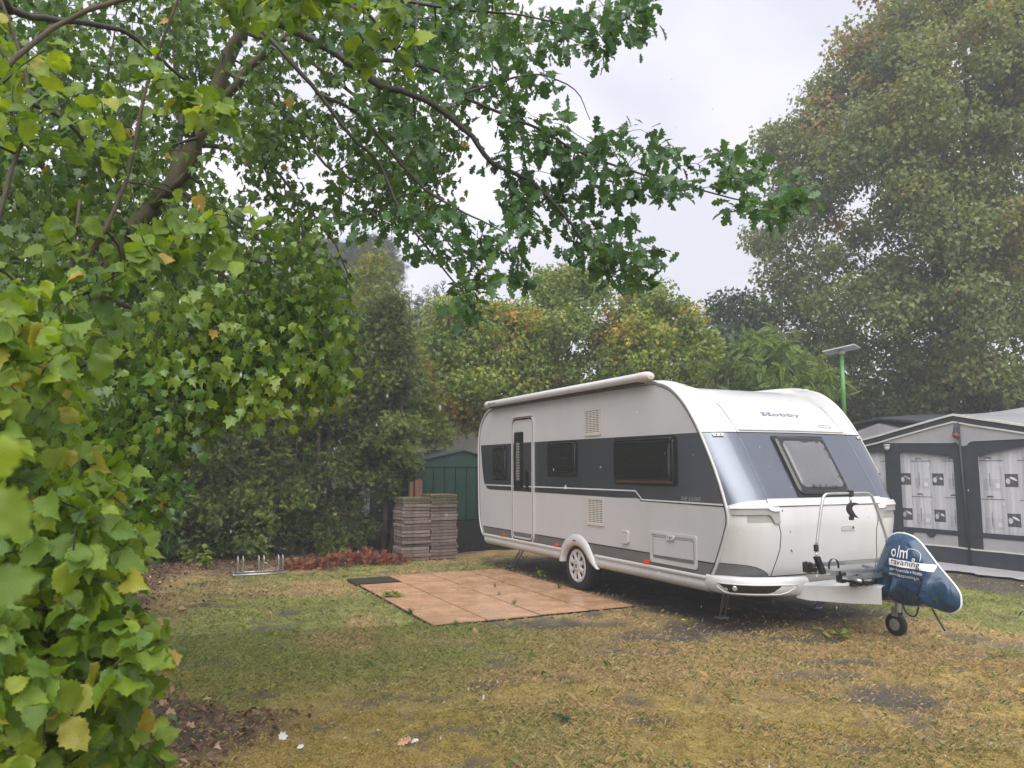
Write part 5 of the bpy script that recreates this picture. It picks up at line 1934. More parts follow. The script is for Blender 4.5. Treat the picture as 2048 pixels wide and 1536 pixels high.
# bumper / lower apron, with fog lamp recess
for sx in (-1, 1):
    X_ = lambda d: XL + d if sx < 0 else XR - d
    path = smooth_path([(-.012, 6.30), (-.014, 6.16), (.02, 6.02), (.10, 5.90), (.22, 5.81), (.38, 5.74), (.55, 5.69), (.70, 5.655)], 5)
    prof = [(.535, .05), (.525, .0), (.50, -.012), (.46, -.018), (.42, -.012), (.385, .004), (.36, .03), (.348, .08)]
    tg = unit(np.gradient(path, axis=0))
    nn = np.stack([tg[:, 1], -tg[:, 0]], 1)
    nn *= np.sign((nn * np.array([-.6, -.8])).sum(1))[:, None]

    def bp(t, z, o=0):
        k = t * (len(path) - 1)
        c = np.array([np.interp(k, range(len(path)), path[:, 0]), np.interp(k, range(len(path)), path[:, 1])])
        m_ = np.array([np.interp(k, range(len(path)), nn[:, 0]), np.interp(k, range(len(path)), nn[:, 1])])
        ins = np.interp(z, [p[0] for p in prof][::-1], [p[1] for p in prof][::-1])
        q = c + m_ * (o - ins)
        return (X_(q[0]), q[1], z)
    V = []
    for i in range(len(path)):
        t = i / (len(path) - 1)
        for z, ins in prof:
            V.append(bp(t, z))
    n = len(prof)
    bo = mesh('bumper', V, [(i * n + j, i * n + j + 1, (i + 1) * n + j + 1, (i + 1) * n + j) for i in range(len(path) - 1) for j in range(n - 1)], M['gel'], CV, smooth='all')
    # recess: dark lens panel in a raised white surround
    ts = np.linspace(.20, .74, 12)
    V = []
    for t in ts:
        zt = .462
        zb = .462 - .075 * float(sstep(.20, .30, t)) * (1 - .85 * float(sstep(.66, .745, t)))
        V += [bp(t, zt, .003), bp(t, (zt + zb) / 2, .003), bp(t, zb, .003)]
    mesh('fog_lamp_panel', V, [(i * 3 + j, i * 3 + j + 1, (i + 1) * 3 + j + 1, (i + 1) * 3 + j) for i in range(11) for j in range(2)], M['glass'], bo)
    b = MB()
    loop = [bp(t, .468, .004) for t in np.linspace(.17, .88, 12)] + [bp(.86, .44, .004), bp(.80, .395, .004)] + [bp(t, .376 + .05 * float(1 - sstep(.17, .27, t)), .004) for t in np.linspace(.74, .18, 10)]
    b.tube(loop, .007, 6, closed=True)
    b.build('lamp_surround', M['gel'], bo, smooth='all')
    c = np.array(bp(.36, .428, .006))
    d_ = np.array([-.55 * (1 if sx < 0 else -1), -.83, 0])
    b = MB()
    u_ = unit(np.cross(d_, [0, 0, 1]))
    for r_, o_ in ((.026, .0), (.024, .006)):
        pass
    V = [c + d_ * .002 + .026 * (math.cos(a) * u_ + math.sin(a) * np.array([0, 0, 1])) for a in np.linspace(0, 2 * PI, 19)[:-1]] + [c + d_ * .008 + .018 * (math.cos(a) * u_ + math.sin(a) * np.array([0, 0, 1])) for a in np.linspace(0, 2 * PI, 19)[:-1]]
    mesh('fog_lamp', V, [(i, (i + 1) % 18, 18 + (i + 1) % 18, 18 + i) for i in range(18)] + [tuple(range(18, 36))], M['alu'], bo)
fline('apron_gap', [(XL + .02, .531), (XC, .533), (XR - .02, .531)], .005, M['gap'], .0)

# drawbar cover, drawbar, jockey wheel, steadies
b = MB()
sec = []
for y, hw, zt, zb in ((5.72, .54, .47, .335), (5.60, .50, .485, .325), (5.45, .34, .49, .32), (5.35, .23, .50, .315), (5.25, .13, .50, .32), (5.12, .09, .50, .33)):
    sec.append([(XC - hw, y, zb), (XC - hw, y, zt - .02), (XC - hw + .03, y, zt), (XC, y, zt + .008), (XC + hw - .03, y, zt), (XC + hw, y, zt - .02), (XC + hw, y, zb)])
V = [p for s_ in sec for p in s_]
b.add(V, [(i * 7 + j, i * 7 + j + 1, (i + 1) * 7 + j + 1, (i + 1) * 7 + j) for i in range(5) for j in range(6)])
b.build('drawbar_cover', M['gel'], CV, smooth=True)
b = MB()
for s_ in (-1, 1):
    b.tube([(XC + s_ * .45, 6.1, .36), (XC + s_ * .05, 5.15, .40)], .03, 4)
b.tube([(XC, 5.2, .42), (XC, 4.62, .44)], .03, 8)
b.build('drawbar', M['chassis'], CV)
jw = MB().tube([(6.60, 5.22, .62), (6.60, 5.22, .22)], .028, 10).box((6.56, 5.20, .18), (6.565, 5.27, .27)).box((6.635, 5.20, .18), (6.64, 5.27, .27)).build('jockey_wheel', M['galv'], CV, smooth=True)
b = MB().lathe([(.03, -.025), (.085, -.03), (.105, -.022), (.11, 0), (.105, .022), (.085, .03), (.03, .025)], 'x', (6.60, 5.25, .10), 24)
b.build('tyre', M['tyre'], jw, smooth='all')
MB().lathe([(0, -.031), (.035, -.031), (.06, -.027), (.062, 0), (.06, .027), (.035, .031), (0, .031)], 'x', (6.60, 5.25, .10), 16).build('rim', M['galv'], jw, smooth=True)
for (p0, p1) in (((5.50, 6.35, .36), (5.68, 6.66, -.01)), ((7.15, 6.35, .36), (7.05, 6.66, -.01)), ((5.6, 11.2, .36), (5.5, 11.5, -.01)), ((7.1, 11.2, .36), (7.2, 11.5, -.01))):
    b = MB()
    p0, p1 = np.array(p0), np.array(p1)
    s_ = np.array([.035, 0, 0])
    b.tube([p0 - s_, p1 - s_], .011, 6).tube([p0 + s_, p1 + s_], .011, 6).tube([p0 + s_, p1 - s_ * .5 + [0, 0, .05]], .006, 5)
    b.bbox(p1 - [.06, .05, -.0], p1 + [.06, .05, .02], .006)
    b.build('corner_steady', M['galv'], CV)

# ------------------------------------------------------------------ bicycle rack on the drawbar
BR = thing('bicycle_rack', 'aluminium bicycle rack hoop with black claw standing before the caravan nose', 'bicycle rack', (6.3, 5.4, .5))
RY = 5.42


def rp(p):
    return np.array([p[0], p[1] + RY, p[2]])


hoop = smooth_path([(5.775, 0, .84), (5.83, 0, 1.08), (5.885, 0, 1.285), (5.925, 0, 1.335), (6.0, 0, 1.345), (6.25, 0, 1.345), (6.46, 0, 1.345), (6.53, 0, 1.33), (6.575, 0, 1.275), (6.67, 0, 1.06), (6.75, 0, .86)], 4)
MB().tube([rp(p) for p in hoop], .0135, 10).build('hoop', M['alu'], BR, smooth='all')
for a, c in ((5.775, .84), (6.755, .85)):
    MB().lathe([(.021, -.03), (.023, -.028), (.023, .028), (.021, .03)], 'z', (a, RY, c), 14).build('clamp', M['plastic'], BR, smooth=True)
    MB().tube([(a, RY, c - .03), (a, RY, c - .10)], .011, 8).build('stub_tube', M['alu'], BR, smooth='all')
for s_, a in ((1, 5.775), (-1, 6.755)):
    b = MB().prism([(a - .025, .76), (a + .025, .765), (a + .075 * s_ + .03, .60), (a + .075 * s_ - .03, .595)], 'y', RY - .02, RY + .02)
    b.build('arm', M['plastic'], BR)
for k, (y, z) in enumerate(((5.50, .655), (5.30, .60), (5.16, .575))):
    tr_ = MB().bbox((5.74 + .05 * k, y - .028, z), (6.86, y + .028, z + .012), .004)
    tr_.box((5.74 + .05 * k, y - .031, z), (6.86, y - .026, z + .032)).box((5.74 + .05 * k, y + .026, z), (6.86, y + .031, z + .032))
    tr_.build('wheel_channel', M['alu'], BR)
b = MB()
for a in (5.98, 6.55):
    b.tube([(a, 5.56, .62), (a, 5.10, .56)], .016, 8)
b.tube([(5.95, 5.24, .575), (6.3, 5.22, .565), (6.7, 5.22, .57)], .019, 10)
b.build('cross_tube', M['alu'], BR, smooth='all')
for a, y, z, r in ((5.86, 5.30, .68, .062), (6.42, 5.16, .62, .035)):
    b = MB()
    pts = [(a + r * math.cos(t), y, z + r * 1.15 * math.sin(t)) for t in np.linspace(-.3, PI + .3, 14)]
    for p, q in zip(pts[:-1], pts[1:]):
        b.add([(p[0], y - .012, p[2]), (p[0], y + .012, p[2]), (q[0], y + .012, q[2]), (q[0], y - .012, q[2])], [(0, 1, 2, 3)])
    b.build('wheel_strap', M['rubber'], BR)
for a, y, z in ((5.74, 5.50, .655), (5.93, 5.28, .58), (6.02, 5.17, .56)):
    b = MB().bbox((a - .035, y - .04, z - .05), (a + .03, y + .04, z + .05), .01).tube([(a - .05, y - .03, z + .06), (a - .03, y - .03, z), (a + .04, y - .03, z - .03)], .010, 6)
    b.lathe([(0, -.02), (.024, -.018), (.024, .018), (0, .02)], 'y', (a + .03, y - .05, z - .02), 12)
    b.build('rack_knob', M['plastic'], BR, smooth=True)
b = MB().prism([(6.11, .475), (6.16, .475), (6.155, .575), (6.115, .575)], 'y', 5.30, 5.35).prism([(6.20, .475), (6.27, .475), (6.245, .585), (6.215, .585)], 'y', 5.30, 5.35)
b.box((6.10, 5.20, .505), (6.62, 5.26, .53))
b.build('rack_foot', M['plastic'], BR)
MB().prism([(6.205, .49), (6.255, .49), (6.238, .575), (6.22, .575)], 'y', 5.293, 5.298).build('foot_plate', M['trim'], BR)
# claw under the hoop
hk = MB().bbox((6.235, RY - .025, 1.315), (6.285, RY + .025, 1.375), .006).build('hook_clamp', M['plastic'], BR)
MB().tube([(6.26, RY, 1.32), (6.26, RY, 1.235)], .011, 8).build('hook_rod', M['alu'], hk, smooth='all')
cl = smooth_path([(6.345, 1.245), (6.28, 1.255), (6.23, 1.235), (6.215, 1.19), (6.235, 1.15), (6.275, 1.12), (6.34, 1.11)], 5)
ci = smooth_path([(6.345, 1.235), (6.295, 1.23), (6.262, 1.215), (6.258, 1.19), (6.275, 1.165), (6.30, 1.135), (6.34, 1.105)], 5)
b = MB()
V = [(p[0], RY - .02, p[1]) for p in cl] + [(p[0], RY - .02, p[1]) for p in ci] + [(p[0], RY + .02, p[1]) for p in cl] + [(p[0], RY + .02, p[1]) for p in ci]
n = len(cl)
F = []
for i in range(n - 1):
    F += [(i, i + 1, n + i + 1, n + i), (2 * n + i, 3 * n + i, 3 * n + i + 1, 2 * n + i + 1), (i, 2 * n + i, 2 * n + i + 1, i + 1), (n + i, n + i + 1, 3 * n + i + 1, 3 * n + i)]
b.add(V, F).bbox((6.235, RY - .018, 1.085), (6.285, RY + .018, 1.125), .008)
b.build('claw', M['plastic'], hk, smooth=True)

# ------------------------------------------------------------------ blue hitch cover
HX = 6.42
out_ = np.array([(5.11, .96), (5.04, .985), (4.93, .98), (4.83, .935), (4.74, .84), (4.66, .745), (4.57, .65), (4.49, .565), (4.455, .50), (4.455, .42), (4.48, .375), (4.55, .335), (4.62, .34), (4.70, .355), (4.80, .352), (4.92, .335), (5.03, .335), (5.10, .355), (5.20, .345), (5.29, .34), (5.335, .38), (5.35, .46), (5.32, .56), (5.27, .66), (5.22, .76), (5.16, .87)])
oc = np.array([4.98, .58])
nr_ = 20
ring_ = smooth_path(np.vstack([out_, out_[:1]]), 5)[:-1]


def cover_h(y, z, t):
    """half thickness of the bag at radius fraction t plus folds"""
    base = .155 * math.sqrt(max(0, 1 - t ** 2.4))
    an = math.atan2(z - .93, y - 4.97)
    rd = math.hypot(z - .93, y - 4.97)
    f = .030 * (1 - 2 * abs(math.sin(4.5 * an + 1.2 * math.sin(7 * rd) + .6))) * min(1, rd / .3)
    f += .020 * (1 - 2 * abs(math.sin(14 * y - 11 * z + 2.2 * math.sin(9 * z + 3 * y)))) * (1 if z < .70 else .35)
    f += .008 * math.sin(41 * y + 23 * z + 2 * math.sin(17 * y)) * (1 if z < .6 else .3)
    calm = float(sstep(4.55, 4.66, y)) * float(sstep(.58, .64, z)) * (1 - float(sstep(.84, .90, z)))
    return base + f * (1 - t ** 5) * (1 - .75 * calm)


for side_ in (0,):
    V, F = [], []
    V.append((HX - cover_h(oc[0], oc[1], 0), oc[0], oc[1]))
    for sgn in (-1, 1):
        for k in range(1, nr_ + 1):
            t = k / nr_
            for p in ring_:
                q = oc + (p - oc) * t
                V.append((HX + sgn * cover_h(q[0], q[1], t), q[0], q[1]))
    n = len(ring_)
    V.append((HX + cover_h(oc[0], oc[1], 0), oc[0], oc[1]))
    for s_ in (0, 1):
        o_ = 1 + s_ * nr_ * n
        cpt = 0 if s_ == 0 else len(V) - 1
        for i in range(n):
            F.append((cpt, o_ + i, o_ + (i + 1) % n))
        for k in range(nr_ - 1):
            for i in range(n):
                F.append((o_ + k * n + i, o_ + (k + 1) * n + i, o_ + (k + 1) * n + (i + 1) % n, o_ + k * n + (i + 1) % n))
    hc = mesh('hitch_cover', V, F, M['blue'], None, smooth='all', org=(HX, 4.9, .36))
tag(hc, 'shiny blue vinyl sheath with white lettering over the drawbar hitch', 'hitch cover')
MB().tube([(HX, p[0], p[1]) for p in ring_], .009, 6, closed=True).build('piping', M['whiteprint'], hc, smooth='all')


def on_cover(y, z, o=.0035):
    d = np.array([y, z]) - oc
    a = math.atan2(d[1], d[0])
    ra = np.arctan2(ring_[:, 1] - oc[1], ring_[:, 0] - oc[0])
    rl = np.hypot(ring_[:, 1] - oc[1], ring_[:, 0] - oc[0])
    i = np.argsort(ra)
    R_ = np.interp(a, np.concatenate([ra[i] - 2 * PI, ra[i], ra[i] + 2 * PI]), np.tile(rl[i], 3))
    t = min(.99, math.hypot(*d) / R_)
    return (HX - cover_h(y, z, t) - o, y, z)


def cover_text(body, size, y0, z0, mat, bold=0.0, slope=-.10, sq=1.0, nm='lettering', o=.008, zs=1.0):
    ve, fe = text_verts(body, size, 0, bold, 1.04)
    mesh(nm, [on_cover(y0 - v[0] * sq, z0 + v[1] * zs + slope * v[0] * sq, o) for v in ve], fe, mat, hc)


sl = -.07
cover_text('olm', .15, 5.015, .785, M['whiteprint'], .001, sl, .70)
# band with dark letters
V, F = [], []
for j in range(4):
    for i in range(17):
        y = 5.030 - .39 * i / 16
        z = .705 + .060 * j / 3 + sl * (5.030 - y)
        V.append(on_cover(y, z, .006))
F = [(j * 17 + i, j * 17 + i + 1, (j + 1) * 17 + i + 1, (j + 1) * 17 + i) for j in range(3) for i in range(16)]
mesh('white_band', V, F, M['whiteprint'], hc)
cover_text('ravaning', .078, 5.012, .720, M['blackprint'], .0004, sl, .98, o=.010)
cover_text('agen \u25aa Reisemobile \u25aa Vorzelte', .040, 5.030, .662, M['whiteprint'], 0, sl, .60)
cover_text('www.holm-caravaning.de', .045, 5.035, .615, M['whiteprint'], 0, sl, .60)
b = MB()
lp = [(4.862, .768), (4.862, .848), (4.85, .860), (4.81, .855), (4.775, .835), (4.757, .80), (4.752, .757)]
b.tube([on_cover(a, c, .003) for a, c in smooth_path(lp, 4)], .0028, 5)
b.tube([on_cover(a, c, .003) for a, c in smooth_path([(4.805 + .010 * math.cos(t), .766 + .012 * math.sin(t)) for t in np.linspace(0, 6.28, 9)], 2)], .004, 5)
b.build('caravan_outline_print', M['whiteprint'], hc, smooth='all')
for pts in ([(6.40, 5.02, .36), (6.40, 4.98, .27), (6.41, 4.90, .25), (6.42, 4.86, .35)], [(6.42, 4.74, .36), (6.42, 4.68, .26), (6.42, 4.62, .17)]):
    MB().tube(smooth_path(pts, 4), .008, 6).build('cable', M['rubber'], hc, smooth='all')

# ------------------------------------------------------------------ wood-print floor tiles and doormat
TILES = [(2.735, 3.335, 7.58, 9.40, 'wood-print floor sheet at the near left corner, its edge running along the green grass'),
         (2.735, 3.335, 9.41, 10.50, 'short wood-print floor sheet touching the dark doormat'),
         (3.345, 3.965, 7.585, 9.42, 'near wood-print floor sheet just right of the near left corner sheet'),
         (3.345, 3.965, 9.43, 11.20, 'wood-print floor sheet right of the dark doormat, toward the slab stacks'),
         (3.972, 4.60, 7.60, 8.09, 'short near-edge wood-print floor sheet with a grass tuft at its far edge'),
         (3.972, 4.60, 8.10, 9.92, 'wood-print floor sheet in the middle of the floor'),
         (3.972, 4.60, 9.93, 11.20, 'far wood-print floor sheet below the gap between shed and caravan'),
         (4.615, 5.20, 7.62, 8.10, 'short wood-print floor sheet at the near right corner'),
         (4.615, 5.20, 8.11, 9.92, 'wood-print floor sheet beside the caravan wheel'),
         (4.615, 5.16, 9.93, 11.20, 'far right wood-print floor sheet below the caravan door')]
for k, (x0, x1, y0, y1, lab) in enumerate(TILES):
    b = MB()
    nb = max(3, int(round((y1 - y0) / .149)))
    o = None
    zt = .003 * math.sin(k * 2.3)
    th = thing('floor_sheet', lab, 'floor sheet', ((x0 + x1) / 2, (y0 + y1) / 2, 0), 'wood-print floor sheets before the caravan door')
    hh = (y1 - y0) / nb
    MB().box((x0 - .007, y0 - .007, -.02 + zt), (x1 + .007, y1 + .007, .001 + zt)).build('backing', M['gap'], th)
    for i in range(nb):
        MB().bbox((x0 + .006, y0 + .006 * (i == 0) + hh * i + .0012, -.004 + zt), (x1 - .006, y0 + hh * (i + 1) - .0012 - .006 * (i == nb - 1), .012 + zt), .0015).build('board', M['deck'], th)
dm = MB().bbox((2.70, 10.56, -.01), (3.30, 11.06, .026), .008).build('doormat', M['mat'], None, org=(3.0, 10.8, 0))
tag(dm, 'dark brown soaked doormat lying at the far left corner of the wooden floor', 'doormat')

# ------------------------------------------------------------------ stacks of paving slabs
R2 = np.random.default_rng(5)
sm_ = [None, None]
for s_, (x0, side_) in enumerate(((4.10, 'left'), (4.605, 'right'))):
    z = -.01
    k = 0
    while z < 1.06:
        th_ = .056 + R2.uniform(-.002, .004)
        top = z > .93
        x = x0 + R2.normal() * .010
        y = 12.93 + R2.normal() * .014
        a = R2.normal() * .018
        b = MB()
        V = []
        n = 6
        # uneven rim: low-cost ring of points
        ring0 = [(-.25, -.25), (-.08, -.252), (.09, -.249), (.25, -.25), (.251, 0), (.25, .25), (0, .25), (-.25, .25), (-.251, 0)]
        for zz, ins in ((.0035, .006), (.010, 0), (th_ - .008, 0), (th_ - .002, .007)):
            for (u, v) in ring0:
                j = R2.uniform(-.003, .003)
                V.append((u * (1 - ins * 3) + j, v * (1 - ins * 3) + j, zz))
        m = len(ring0)
        F = [(q * m + i, q * m + (i + 1) % m, (q + 1) * m + (i + 1) % m, (q + 1) * m + i) for q in range(3) for i in range(m)]
        F += [tuple(range(m - 1, -1, -1)), tuple(3 * m + i for i in range(m))]
        ca, sa = math.cos(a), math.sin(a)
        cxx, cyy = x + .25, y + .25
        V = [(cxx + u * ca - v * sa, cyy + u * sa + v * ca, z + w) for u, v, w in V]
        o = mesh('paving_slab', V, F, M['slabmoss'] if top and R2.random() < .75 else M['slab'], None, org=(cxx, cyy, z))
        last = z + th_ >= 1.06
        if last:
            tag(o, 'mossy broken-edged slab on top of the %s slab stack' % side_, 'paving slab', 'paving slabs in the %s stack' % side_)
        elif top:
            tag(o, 'crumbling mossy slab near the top of the %s slab stack' % side_, 'paving slab', 'mossy upper slabs of the %s stack' % side_)
        else:
            tag(o, 'weathered grey slab in the %s of two slab stacks' % side_, 'paving slab', 'paving slabs in the %s stack' % side_)
        z += th_
        k += 1
o = MB().prism([(4.40, 13.50), (4.47, 13.49), (4.48, 13.57), (4.41, 13.58)], 'z', -.02, 1.33).build('wooden_post', M['post'], None, org=(4.44, 13.53, 0))
tag(o, 'narrow dark half of the split wooden post behind the slab stacks', 'post', 'wooden posts behind the slabs')
o = MB().prism([(4.50, 13.48), (4.63, 13.47), (4.64, 13.58), (4.51, 13.59)], 'z', -.02, 1.37).build('wooden_post', M['post'], None, org=(4.57, 13.53, 0))
tag(o, 'wider orange-brown wooden post rising behind the slab stacks', 'post', 'wooden posts behind the slabs')

# ------------------------------------------------------------------ green shed
SY = 14.0
SH = thing('garden_shed', 'low green sheet-metal shed with black plinth behind the slab stacks', 'shed', (5.6, SY + 1, 0))
sx0, sx1, sap = 4.35, 6.85, 5.62
zr = lambda x: 1.90 - .235 * abs(x - sap)
for i in range(11):
    a = sx0 + (sx1 - sx0) * i / 11
    c = sx0 + (sx1 - sx0) * (i + 1) / 11
    b = MB().bbox((a + .006, SY, .58), (c - .006, SY + .035, 1.70), .006)
    b.box((a + .05, SY - .006, .60), (a + .058, SY + .002, 1.68))
    b.build('wall_panel', M['shed'], SH)
MB().prism([(sx0, .57), (sx1, .57), (sx1, zr(sx1)), (sap, zr(sap)), (sx0, zr(sx0))], 'y', SY + .036, SY + .05).build('wall_backing', M['gap'], SH)
MB().prism([(sx0, 1.60), (sx1, 1.60), (sx1, zr(sx1) + .01), (sap, zr(sap) + .01), (sx0, zr(sx0) + .01)], 'y', SY - .022, SY - .002).build('gable_panel', M['shed'], SH)
MB().box((sx0 - .02, SY - .03, -.03), (sx1 + .02, SY + 2.0, .57)).build('plinth', M['bitumen'], SH)
for s_, e in ((-1, sx0 - .08), (1, sx1 + .08)):
    b = MB().prism([(sap, zr(sap) + .015), (e, zr(e) + .015), (e, zr(e) + .045), (sap, zr(sap) + .045)], 'y', SY - .08, SY + 2.1)
    b.build('roof_sheet', M['shedroof'], SH)
MB().box((sx0, SY + .06, .57), (sx0 + .03, SY + 2, zr(sx0))).build('side_wall', M['shed'], SH)
MB().box((sx1 - .03, SY + .06, .57), (sx1, SY + 2, zr(sx1))).build('side_wall', M['shed'], SH)

# ------------------------------------------------------------------ bicycle stand
BS = thing('bicycle_stand', 'low galvanised bicycle stand with three pairs of hoops on leaf litter', 'bicycle stand', (1.65, 12.05, 0))
A, B = np.array([1.29, 12.06, .03]), np.array([2.01, 12.02, .03])
b = MB().tube([A, B], .016, 6).tube([A + [0, .30, 0], B + [0, .30, 0]], .014, 6).tube([A, A + [0, .3, 0]], .014, 6).tube([B, B + [0, .3, 0]], .014, 6)
b.build('base_rail', M['galv'], BS, smooth='all')
for t in (.065, .165, .47, .57, .86, .945):
    p = A + (B - A) * t
    MB().tube(smooth_path([p, p + [0, .0, .20], p + [0, .03, .245], p + [0, .08, .25], p + [0, .27, .03], p + [0, .30, 0]], 4), .0085, 7).build('wheel_loop', M['galv'], BS, smooth='all')

# ------------------------------------------------------------------ awning tent on the right
TX = 11.9
TT = thing('awning_tent', 'charcoal and grey caravan awning with pictured curtains behind clear windows', 'awning tent', (TX, 8.2, 0))
ap = (8.18, 2.44)
ev0, ev1 = (10.75, 1.93), (5.6, 1.92)


def gz_(y):
    return ap[1] + (ev0[1] - ap[1]) * (y - ap[0]) / (ev0[0] - ap[0]) if y > ap[0] else ap[1] + (ev1[1] - ap[1]) * (ap[0] - y) / (ap[0] - ev1[0])


def strip(nm, y0, y1, f0, f1, x, t, mat, par=TT, n=14):
    b = MB()
    ys = np.linspace(y0, y1, n + 1)
    if y0 < ap[0] < y1:
        ys = np.sort(np.append(ys, ap[0]))
    V = []
    for y in ys:
        for xx in (x, x + t):
            V += [(xx, y, f0(y)), (xx, y, f1(y))]
    m = len(ys)
    F = []
    for i in range(m - 1):
        a = i * 4
        F += [(a, a + 4, a + 5, a + 1), (a + 2, a + 3, a + 7, a + 6), (a + 1, a + 5, a + 7, a + 3), (a, a + 2, a + 6, a + 4)]
    F += [(0, 1, 3, 2), ((m - 1) * 4, (m - 1) * 4 + 2, (m - 1) * 4 + 3, (m - 1) * 4 + 1)]
    return mesh(nm, V, F, mat, par)


y0, y1 = 5.6, 10.75
sag = lambda y: .012 * math.sin(y * 3.1) + .008 * math.sin(y * 7.7)
strip('roof_edge_piping', y0, y1, lambda y: gz_(y) - .012 + sag(y) * .3, lambda y: gz_(y) + .022 + sag(y) * .3, TX - .05, .05, M['tentwhite'])
strip('roof_valance', y0, y1, lambda y: gz_(y) - .10, lambda y: gz_(y) - .012, TX - .03, .02, M['tentdark'])
strip('valance_piping', y0, y1, lambda y: gz_(y) - .125 + sag(y) * .5, lambda y: gz_(y) - .100 + sag(y) * .5, TX - .036, .03, M['tentwhite'])
gb = lambda y: max(1.60, (1.985 if y > 8.2 else 2.0) + .028 * (y - 8.2) * (1 if y > 8.2 else -.6) - .2 * max(0, y - 9.9)) + (-.07 * math.exp(-((y - 8.05) / .09) ** 4))
strip('gable_panel', y0, y1, gb, lambda y: gz_(y) - .11, TX - .012, .01, M['tentgrey'], n=90)
WIN = [(8.24, 9.235, .575, 1.80), (6.35, 7.83, .575, 1.78), (9.52, 10.6, .575, 1.80)]
wtop = {0: lambda y: 1.86 - .10 * ((9.235 - y) / 1.0) ** 1.5, 1: lambda y: 1.765 + .17 * max(0, min(1, (7.83 - y) / .9)) ** .8, 2: lambda y: 1.86}
hd = lambda y: next((wtop[i](y) for i, w in enumerate(WIN) if w[0] <= y <= w[1]), .3)
strip('header_band', y0, 6.35, lambda y: 1.8, lambda y: 2.05, TX, .012, M['tentdark'], n=4)
for i, w in enumerate(WIN):
    strip('header_band', w[0], w[1], wtop[i], lambda y: max(gb(y) + .05, 1.9), TX, .012, M['tentdark'], n=16)
for a, c, nm in ((5.6, 6.35, 0), (7.83, 8.24, 1), (9.235, 9.52, 2), (10.6, 10.75, 3)):
    strip('post_panel', a, c, lambda y: .31, lambda y: gb(y) + .04, TX - .002, .012, M['tentdark'], n=6)
strip('sill_band', y0, y1, lambda y: .50, lambda y: .578, TX - .006, .012, M['tentdark'], n=10)
for a, c in ((6.35, 7.83), (8.24, 9.235), (9.52, 10.6)):
    strip('lower_panel', a, c, lambda y: .315, lambda y: .502, TX + .002, .008, M['tentgrey'], n=6)
strip('skirt_piping', y0, y1, lambda y: .300 + sag(y) * .4, lambda y: .322 + sag(y) * .4, TX - .014, .02, M['tentwhite'], n=24)
strip('skirt', y0, y1, lambda y: .03, lambda y: .302, TX - .008, .008, M['tentdark'], n=10)
b = MB()
V = []
ys = np.linspace(5.6, 10.75, 60)
for y in ys:
    j = .018 * math.sin(y * 9) + .01 * math.sin(y * 23)
    for dx, z in ((0, .05), (-.10, .035 + j * .4), (-.28, .012 + abs(j) * .5), (-.50 + j * 3, .004)):
        V.append((TX - .006 + dx, y, z))
b.add(V, [(i * 4 + k, i * 4 + k + 1, (i + 1) * 4 + k + 1, (i + 1) * 4 + k) for i in range(59) for k in range(3)])
b.build('ground_flap', M['tentgrey'], TT, smooth='all')
MB().tube([(TX - .03, 8.04, 0), (TX - .03, 8.10, 2.32)], .017, 8).build('apex_pole', M['tentdark'], TT, smooth='all')
MB().bbox((TX - .08, 8.00, .0), (TX - .02, 8.08, .05), .01).build('pole_foot', M['tentgrey'], TT)
MB().tube([(TX - .03, 7.07, .45), (TX - .03, 7.07, 1.78)], .010, 6).build('inner_pole', M['alu'], TT)
for a in (9.10, 8.7):
    MB().prism([(a + .09, .50), (a - .09, .50), (a - .03, .44), (a + .03, .44)], 'x', TX - .016, TX - .007).build('sill_tab', M['tentdark'], TT)
# roof sheet rising to the rear, side wall
b = MB()
V = []
ys = sorted(list(np.linspace(y0, y1, 16)) + [ap[0]])
for y in ys:
    for t in np.linspace(0, 1, 7):
        V.append((TX + 2.6 * t, y, gz_(y) + .015 + .26 * t - .03 * math.sin(PI * t) + .012 * math.sin(y * 5 + t * 6)))
m = 7
b.add(V, [(i * m + k, i * m + k + 1, (i + 1) * m + k + 1, (i + 1) * m + k) for i in range(len(ys) - 1) for k in range(m - 1)])
b.build('roof_sheet', M['tentroof'], TT, smooth='all')
MB().add([(TX, y1, 0), (TX + 2.6, y1, 0), (TX + 2.6, y1, 2.15), (TX, y1, 1.92)], [(0, 1, 2, 3)]).build('side_wall', M['tentdark'], TT)
MB().add([(TX, y0, 0), (TX + 2.6, y0, 0), (TX + 2.6, y0, 2.15), (TX, y0, 1.92)], [(0, 1, 2, 3)]).build('side_wall', M['tentdark'], TT)


def cwave(y, z=0):
    return .009 * math.sin(y * 21) + .004 * math.sin(y * 53 + z * 2) + .002 * math.sin(y * 90)


